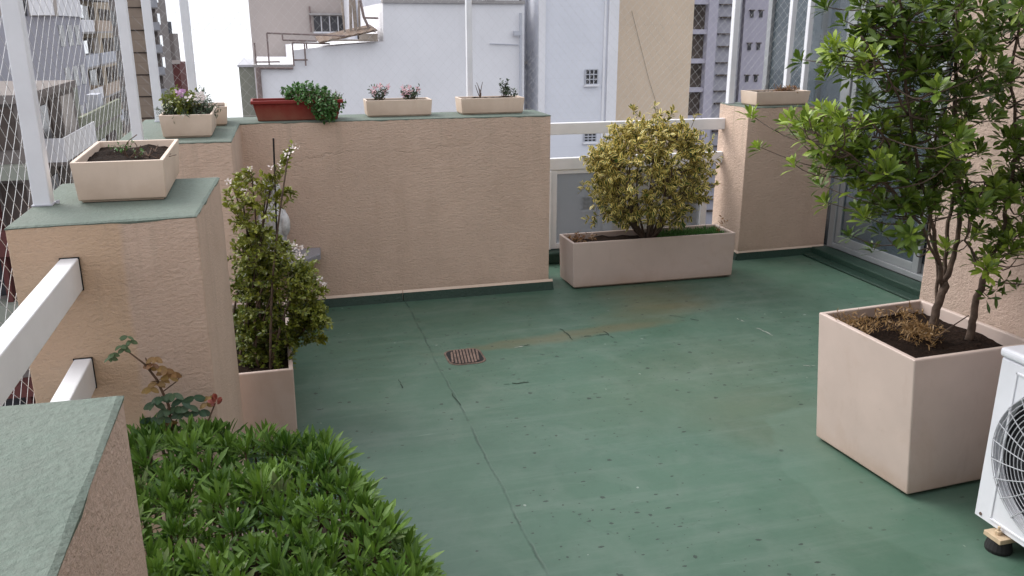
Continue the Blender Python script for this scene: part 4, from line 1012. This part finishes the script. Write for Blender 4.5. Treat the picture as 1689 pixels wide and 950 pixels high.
for i in range(24):
    a = 2*math.pi*i/24+.13; b.tube([V(X0-.0125, fc+q*math.cos(a+(.16*(q-.045)/.21)), fz+q*math.sin(a+(.16*(q-.045)/.21))) for q in (.045, .1, .15, .2, .252)]+[V(X0+.002, fc+.258*math.cos(a+.16), fz+.258*math.sin(a+.16))], .0019, 5, False)
b.lathe((X0-.018, fc, fz), [(.046, .008), (.046, .003), (.04, 0), (.001, 0)], 28, 'x'); b.build('fan_grille', M['ac_grille'], r, smooth=False)
b = MB(); b.box(X0-.003, X0+.001, 1.895, 1.93, .585, .595); b.build('badge', mat('badge_grey', (.12, .12, .13), .4), r)
for yy in (1.93, 1.37):
    b = MB(); b.box(X0-.035, X0+.33, yy-.035, yy+.035, .044, .061); b.tube([(X0-.012, yy, .061), (X0-.012, yy, .075)], .011, 6); b.tube([(X0-.012, yy, .075), (X0-.012, yy, .09)], .005, 6)
    f_ = b.build('foot', M['ac_cream'], r, bevel=.002)
    b = MB(); b.lathe((X0+.0, yy, 0), [(.040, .001), (.042, .012), (.034, .0435)], 20); b.build('rubber_pad', M['rubber'], f_)
b = MB(); b.tube([(X0+.006, Y1-.03, Z0+.02), (X0-.002, Y1-.03, Z0+.02)], .006, 8); b.build('screw', M['iron'], r)

# ------------------------------------------------------------------ buildings
def bld(name, label, loc, cat='building'): return thing(name, loc, label, cat)
def bx(parent, nm, m, *boxes):
    b = MB()
    for q in boxes: b.box(*q)
    return b.build(nm, M[m], parent)
# white stepped party wall straight ahead
r = bld('white_building', 'white rendered building with stepped roofline straight across, behind the back parapet', (3, 26, GZ))
b = MB(); b.prism_xz([(-.3, GZ), (6.43, GZ), (6.43, 2.22), (2.83, 2.22), (2.81, 1.31), (1.35, 1.20), (.62, 1.12), (.62, .74), (-.3, .74)], 22, 31); b.build('wall', M['b_white'], r)
bx(r, 'coping', 'b_concrete', (2.82, 6.43, 21.93, 22.2, 2.221, 2.30)); bx(r, 'coping', 'b_concrete', (-.34, .62, 21.95, 22.2, .741, .79))
bx(r, 'parapet_strip', 'b_white', (2.9, 5.2, 22.6, 22.9, 2.30, 3.2), (5.5, 6.4, 22.4, 22.7, 2.30, 4.5))
bx(r, 'wall_box', 'b_sand', (5.35, 5.65, 21.9, 21.99, 2.31, 2.52))
b = MB(); b.tube([(-.22, 21.9, .74), (-.22, 21.9, -28)], .06, 8); b.tube([(-.22, 21.9, .72), (.60, 21.93, .70)], .03, 6)
b.build('drain_pipe', M['pipe'], r)
b = MB(); b.tube([(6.30, 21.9, 2.0), (6.30, 21.9, -6)], .035, 6); b.tube([(5.5, 21.95, 1.25), (6.25, 21.95, 1.22)], .015, 5); b.box(6.12, 6.3, 21.85, 21.95, 1.45, 1.56); b.build('cables', M['b_grey'], r)
# pipe railing on the step
r = thing('pipe_railing', (.6, 21.95, .74), 'rusty pipe railing on the step of the white building', 'railing')
b = MB()
for (x0, z0, x1, z1) in ((.05, .79, .05, 1.52), (.05, 1.52, 1.9, 1.45), (-.25, .86, .3, .86), (.62, .76, .62, 1.3), (.95, 1.16, .95, 1.3), (.62, 1.3, 1.5, 1.27), (.6, .9, .95, .9), (-.25, .8, -.25, 1.3), (.4, 1.52, .4, 1.36), (.4, 1.36, 1.2, 1.33), (.9, .76, .9, 1.28)):
    b.tube([(x0, 21.9, z0), (x1, 21.9, z1)], .02, 5)
b.build('pipes', M['pipe'], r)
r = thing('sheet_roof', (2.2, 22.4, 1.3), 'rusty sloping sheet roof lying on top of the white wall', 'roof')
b = MB()
for i in range(14):
    x0 = 1.25+i*.1; b.hexa([(x0, 21.8, 1.27+i*.021), (x0+.1, 21.8, 1.291+i*.021), (x0+.1, 23.4, 1.41+i*.021), (x0, 23.4, 1.39+i*.021)], [(x0, 21.8, 1.30+i*.021+(.02 if i % 2 else 0)), (x0+.1, 21.8, 1.32+i*.021+(0 if i % 2 else .02)), (x0+.1, 23.4, 1.45+i*.021), (x0, 23.4, 1.43+i*.021)])
b.build('sheet', M['rust'], r); bx(r, 'fascia', 'wood', (1.5, 2.6, 21.75, 21.79, 1.33, 1.37), (2.2, 2.65, 21.8, 22.2, 1.32, 1.5))
r = thing('stacked_boards', (2.2, 22.9, 1.5), 'old boards and a bent pipe leaning above the sheet roof', 'boards')
b = MB(); b.tube([(2.1, 22.8, 1.5), (2.14, 22.8, 2.6)], .05, 4); b.tube([(2.23, 22.8, 1.5), (2.2, 22.8, 2.6)], .06, 4); b.tube([(1.95, 22.8, 1.5), (1.9, 22.8, 2.5)], .03, 4); b.tube([(2.32, 22.8, 1.5), (2.34, 22.8, 2.3)], .035, 4); b.build('boards', M['wood'], r)
b = MB(); b.tube([(2.35, 22.6, 2.3), (2.42, 22.6, 1.9), (2.55, 22.6, 1.6), (2.7, 22.6, 1.55)], .035, 5); b.tube([(2.4, 22.6, 1.88), (2.78, 22.6, 1.87)], .025, 5); b.build('pipe', M['pipe'], r)
# greige block behind
r = bld('apartment_building', 'plain greige apartment block with one strip window, rising behind the white building', (2, 34, GZ))
bx(r, 'wall', 'b_greige', (-.42, 2.6, 30, 40, GZ, 12))
for i in range(4):
    x0 = 1.58+i*.27
    wn = bx(r, 'window', 'b_window', (x0, x0+.22, 29.95, 29.99, 1.52, 2.0)); bx(wn, 'frame', 'b_white', (x0-.03, x0+.25, 29.94, 29.98, 1.46, 1.515), (x0+.222, x0+.248, 29.93, 29.99, 1.52, 2.0))
bx(r, 'canopy', 'b_concrete', (1.45, 2.6, 29.8, 29.99, 2.03, 2.09))
b = MB(); b.tube([(1.47, 29.9, 1.5), (1.47, 29.9, 2.3)], .03, 5); b.build('pipe', M['pipe'], r)
r = bld('white_building', 'bright white building wall seen between the greige block and the tall white wall', (3.2, 30, GZ))
bx(r, 'wall', 'b_white', (2.55, 4.6, 28, 29.6, GZ, 12)); b = MB(); b.tube([(2.75, 27.95, -2), (2.75, 27.95, 5)], .04, 6); b.build('drain_pipe', M['b_grey'], r)
# small sage building at the left of the white one
r = bld('low_building', 'low grey-green building at the left end of the white wall, against the sky', (-.8, 36, GZ))
bx(r, 'wall', 'b_sage', (-1.02, -.1, 34, 42, GZ, .25)); bx(r, 'roof_slab', 'b_grey', (-1.06, -.1, 33.9, 42, .251, .33)); bx(r, 'band', 'b_recess', (-1.02, -.3, 33.95, 33.99, -2.55, -2.15))
# recess and pale pilaster building
r = bld('white_building', 'narrow grey recessed wall between the two white facades', (7, 26, GZ))
bx(r, 'wall', 'b_grey', (6.44, 6.79, 23, 28, GZ, 12)); bx(r, 'window', 'b_window', (6.46, 6.62, 22.95, 22.99, 2.05, 2.5)); bx(r, 'ledge', 'b_concrete', (6.5, 6.78, 22.9, 22.99, .7, .76))
r = bld('white_building', 'pale blue-white rendered building with two small vent windows, right of the long parapet', (7.9, 26, GZ))
bx(r, 'wall', 'b_white2', (6.80, 9.0, 22, 30, GZ, 12)); bx(r, 'pilaster', 'b_white', (6.80, 6.98, 21.93, 21.998, GZ, 12)); bx(r, 'pilaster', 'b_white', (8.72, 9.0, 21.93, 21.998, GZ, 12)); bx(r, 'pilaster', 'b_white', (8.60, 8.66, 21.96, 21.998, GZ, 12))
for (z0, z1) in ((.20, .58), (-1.32, -1.1), (-3.2, -2.85)):
    wn = bx(r, 'vent_window', 'b_window', (8.12, 8.46, 21.97, 21.998, z0, z1))
    bx(wn, 'bars', 'b_grey', *[(8.12+.34*k/3-.012, 8.12+.34*k/3+.012, 21.955, 21.968, z0, z1) for k in range(0, 4)], *[(8.12, 8.46, 21.94, 21.954, z0+(z1-z0)*k/3-.012, z0+(z1-z0)*k/3+.012) for k in range(0, 4)])
    bx(wn, 'sill', 'b_white', (8.08, 8.5, 21.92, 21.998, z0-.06, z0-.012))
# ochre wall
r = bld('ochre_building', 'tall blank ochre building wall with a thin diagonal crack line', (12, 30, GZ))
bx(r, 'wall', 'b_beige', (10.66, 13.22, 26, 34, GZ, 12)); bx(r, 'column', 'b_white', (10.4, 10.655, 26.05, 27, GZ, 12))
b = MB(); b.tube([at(1042, 18, 25.98), at(1070, 130, 25.98), at(1095, 210, 25.98)], .006, 4); b.build('cable', M['wood'], r)
# tower with loggias
r = bld('tower_block', 'lilac tower with a column of dark loggias, right of the ochre wall', (42, 80, GZ))
k = 76; XL, XC0, XC1, XR = .503*k, .5275*k, .5398*k, .570*k
bx(r, 'wall', 'b_taupe', (XL-1, XR+.6, k+1.2, k+14, GZ, 26))
bx(r, 'column', 'b_lilac_pale', (XC0, XC1, k-.2, k+1.15, GZ, 26)); bx(r, 'side_wall', 'b_lilac', (XC1+.0, XR+.6, k+.6, k+1.19, GZ, 26))
for i in range(-8, 6):
    z = -1.2+i*2.66
    bx(r, 'loggia_slab', 'b_lilac_pale', (XL-1, XC0-.01, k, k+1.18, z-.42, z)); bx(r, 'loggia', 'b_recess', (XL-1, XC0-.02, k+.5, k+.9, z+.01, z+2.2))
    bx(r, 'ledge', 'b_recess', (XC1+.6, XR+.3, k+.2, k+.59, z+1.0, z+1.16)); bx(r, 'ledge', 'b_recess', (XC1+.5, XR+.3, k+.25, k+.59, z+2.2, z+2.3))
r = bld('tower_block', 'blank lilac-grey tower wall with pairs of small vents', (48, 84, GZ))
k = 79; bx(r, 'wall', 'b_lilac_pale', (.578*k, .6425*k, k, k+12, GZ, 26)); bx(r, 'side_wall', 'b_lilac', (.566*k, .5775*k, k+.4, k+12, GZ, 26))
for i in range(-7, 6):
    for x in (1240, 1255):
        c = at(x, 20, k); z = c.z-i*3.1
        v_ = bx(r, 'vent', 'b_window', (c.x-.16, c.x+.16, k-.12, k-.01, z-.5, z+.1)); bx(v_, 'hood', 'b_recess', (c.x-.3, c.x+.2, k-.3, k-.02, z+.11, z+.22))
r = bld('tiled_building', 'white building with short ledges seen between the close pair of poles', (56, 90, GZ))
k = 83; bx(r, 'wall', 'b_white2', (.6440*k, .705*k, k, k+10, GZ, 26)); bx(r, 'corner_strip', 'b_sandpale', (.689*k, .697*k, k-.2, k-.01, GZ, 26)); bx(r, 'end_wall', 'b_white', (.7051*k, .78*k, k+.3, k+10, GZ, 26))
for (x0, x1, y) in ((1298, 1306, 37), (1298, 1308, 62), (1325, 1334, 19), (1320, 1332, 58), (1344, 1354, 56), (1320, 1330, 75), (1317, 1329, 96), (1312, 1326, 127), (1310, 1322, 144), (1345, 1354, 64)):
    a, c = at(x0, y, k), at(x1, y, k); bx(r, 'ledge', 'b_grey', (a.x, c.x, k-.3, k-.01, a.z-.09, a.z+.09 if y not in (58, 56) else a.z+.45))
b = MB(); b.tube([(.6475*k, k-.1, -12), (.6475*k, k-.1, 25)], .1, 6); b.build('drain_pipe', M['b_recess'], r)

# street side towers on the left
def grid_windows(r, face, lo, hi, n, zs, hh, m, off=.03, frac=.6):
    for z in zs:
        for i in range(n):
            a = lo+(hi-lo)*(i+.5-frac/2)/n; c = lo+(hi-lo)*(i+.5+frac/2)/n
            if face[0] == 'y': bx(r, 'window', m, (a, c, face[1]-off, face[1]-.004, z, z+hh))
            else: bx(r, 'window', m, (face[1]+.004, face[1]+off, a, c, z, z+hh))
r = bld('apartment_building', 'apartment block with blank lilac end wall and white top storey, behind the nearest pole', (-18, 72, GZ))
k = 65; bx(r, 'wall', 'b_lilac', (-30, -13.35, k, k+9, GZ, 3.6)); bx(r, 'roof_slab', 'b_white', (-30, -13.7, k-.5, k+9, 3.601, 4.6)); bx(r, 'roof_slab', 'b_white', (-14.6, -13.2, k-.4, k+9, 2.4, 3.59))
for i in range(6):
    x0 = -16.6+i*.62; bx(r, 'window', 'b_window' if i in (1, 2) else 'b_blind', (x0, x0+.5, k-.06, k-.01, 2.35, 3.4))
bx(r, 'brick_patch', 'b_red', (-15.4, -14.9, k-.05, k-.01, -9, -4.4)); grid_windows(r, ('x', -13.35), k+.5, k+8.5, 3, [-22+2.8*i for i in range(9)], 1.4, 'b_window')
r = bld('apartment_building', 'sand coloured apartment block with stacked balconies facing the street', (-18, 88, GZ))
bx(r, 'wall', 'b_sand', (-30, -15.6, 74.2, 103, GZ, 18))
for i in range(-9, 7):
    z = -1.5+i*2.8
    for (ya, yb, m1) in ((75, 84.5, 'b_white'), (86, 94, 'b_sandpale')):
        bal = bx(r, 'balcony', 'b_concrete', (-15.59, -14.2, ya, yb, z-.16, z)); bx(bal, 'railing', m1 if i % 2 else 'b_grey', (-14.28, -14.2, ya, yb, z+.001, z+.95), (-15.58, -14.281, ya, ya+.08, z+.001, z+.95))
        bx(r, 'window', 'b_window' if i % 3 else 'b_recess', (-15.59, -15.5, ya+.8, ya+4, z+.1, z+2.2)); bx(r, 'window', 'b_recess' if i % 2 else 'b_blind', (-15.59, -15.5, ya+5, yb-.8, z+.1, z+2.2))
    bx(r, 'window', 'b_recess', (-15.59, -15.5, 96, 98.5, z+.6, z+2.1)); bx(r, 'window', 'b_recess', (-15.59, -15.5, 99.5, 102, z+.6, z+2.1))
    if i in (0, 1): bx(r, 'bright_window', 'b_brightglass', (-15.3, -14.4, 74.1, 74.19, z+.9, z+2.0), (-14.19, -14.15, 77, 80, z+1.1, z+2.1))
r = bld('apartment_building', 'dark grey apartment slab with close rows of windows beyond the sand coloured balconies', (-20, 112, GZ))
bx(r, 'wall', 'b_taupe', (-34, -16.6, 106, 121, GZ, 22))
for i in range(-9, 8):
    z = -1.5+i*2.8
    bx(r, 'window', 'b_window', (-16.59, -16.5, 107, 112.5, z+.5, z+2.1)); bx(r, 'window', 'b_window', (-16.59, -16.5, 114, 120, z+.5, z+2.1)); bx(r, 'window', 'b_window', (-19, -17, 105.9, 105.99, z+.5, z+2.0))
r = bld('tower_block', 'slim tower with a pink sand corner and grey balconies, furthest tall one along the street', (-16, 132, GZ))
k = 125; bx(r, 'wall', 'b_taupe', (-22, -13.5, k, k+14, GZ, 26)); bx(r, 'corner_panel', 'b_sandpale', (-17.0, -14.9, k-.5, k-.01, GZ, 26)); bx(r, 'light_strip', 'b_grey', (-18.4, -17.01, k-.3, k-.01, GZ, 26))
for i in range(-9, 9):
    z = -1.5+i*2.8
    bx(r, 'window', 'b_window', (-18.2, -17.75, k-.36, k-.31, z+.6, z+2.0)); bx(r, 'window', 'b_window', (-17.6, -17.15, k-.36, k-.31, z+.6, z+2.0))
    bal = bx(r, 'balcony', 'b_concrete', (-14.89, -13.0, k-1.2, k-.01, z-.15, z)); bx(bal, 'railing', 'b_grey', (-14.89, -13.0, k-1.24, k-1.21, z+.001, z+1.0)); bx(r, 'floor_line', 'b_recess', (-17.0, -14.9, k-.56, k-.51, z-.1, z+.05))
    if i in (2, 0, 1, -1): bx(r, 'bright_window', 'b_brightglass', (-13.48, -13.4, k+1, k+4, z+.7, z+2.1))
r = bld('tower_block', 'dark topped brick red building at the far end of the street, against the sky', (-16, 165, GZ))
bx(r, 'wall', 'b_red', (-19, -14.4, 160, 172, GZ, -4.3)); bx(r, 'upper_block', 'b_dark', (-18.4, -15.9, 161, 170, -4.299, 2.6)); bx(r, 'upper_wing', 'b_taupe', (-15.89, -15.0, 161.5, 170, -4.299, .6)); bx(r, 'parapet_strip', 'b_greige', (-19.1, -14.3, 159.8, 160.4, -4.298, -3.7))
r = bld('brick_building', 'brick red building with pale bands close to the left edge, below the lilac end wall', (-14, 38, GZ))
k = 34; bx(r, 'wall', 'b_taupe', (-30, -8.45, k, k+9, GZ, -.9)); bx(r, 'roof_slab', 'b_taupe', (-30, -8.3, k-.2, k+9, -.899, -.6))
for i in range(9):
    z = -3.3-i*2.7; bal = bx(r, 'balcony', 'b_taupe', (-8.44, -7.7, k+2.2, k+8.6, z-.15, z)); bx(bal, 'railing', ('b_white', 'b_olive', 'b_red')[i % 3], (-7.76, -7.7, k+2.2, k+8.6, z+.001, z+.9), (-8.44, -7.761, k+2.2, k+2.26, z+.001, z+.9)); bx(r, 'window', 'b_recess', (-8.44, -8.38, k+4, k+5.6, z+.1, z+2.2)); bx(r, 'window', 'b_blind', (-8.44, -8.38, k+6, k+8.2, z+.1, z+2.2)); bx(r, 'downpipe', 'b_olive', (-8.44, -8.3, k+.3+.02*i, k+.5+.02*i, z-.1, z+2.5))
for i in range(9):
    z = -3.3-i*2.7; bal = bx(r, 'balcony', 'b_red' if i % 2 else 'b_sage', (-12, -8.3, k-.9, k-.01, z-.15, z+.75 if i % 3 else z+.3)); bx(r, 'window', 'b_window', (-11, -9.8, k-.06, k-.01, z+.9, z+2.3)); bx(r, 'window', 'b_recess', (-9.5, -8.7, k-.06, k-.01, z+.8, z+2.3)); bx(r, 'window', 'b_window', (-8.44, -8.38, k+1, k+3.5, z+.6, z+2.1)); bx(r, 'pillar', 'b_red', (-9.78, -9.6, k-.5, k-.02, z+.76, z+2.54))
r = bld('olive_building', 'low olive building with pale balconies seen through the net right of the nearest pole', (-12, 50, GZ))
k = 47; bx(r, 'wall', 'b_olive', (-20, -9.1, k, k+12, GZ, -3.6)); bx(r, 'roof_slab', 'b_taupe', (-20, -9.0, k-.1, k+12, -3.599, -3.45)); bx(r, 'roof_parapet', 'b_olive', (-9.2, -9.0, k-.1, k+12, -3.449, -2.6)); bx(r, 'roof_parapet', 'b_grey', (-20, -9.201, k-.1, k+.1, -3.449, -2.7)); bx(r, 'stair_head', 'b_sage', (-12.2, -10.2, k+3, k+6, -3.449, -1.2)); bx(r, 'water_tank', 'b_grey', (-10.0, -9.4, k+7, k+8.4, -3.449, -2.0))
for i in range(8):
    z = -6.4-i*2.8; bal = bx(r, 'balcony', 'b_concrete', (-9.09, -8.1, k+1, k+10, z-.15, z)); bx(bal, 'railing', 'b_white' if i % 2 == 0 else 'b_grey', (-8.18, -8.1, k+1, k+10, z+.001, z+.9)); bx(r, 'window', 'b_window', (-9.09, -9.0, k+2, k+5, z+.2, z+2.2)); bx(r, 'window', 'b_recess', (-9.09, -9.0, k+6, k+9, z+.2, z+2.2)); bx(r, 'window', 'b_window', (-10.6, -9.7, k-.06, k-.01, z+.6, z+2.1)); bx(r, 'window', 'b_blind', (-11.9, -11, k-.06, k-.01, z+.6, z+2.1))
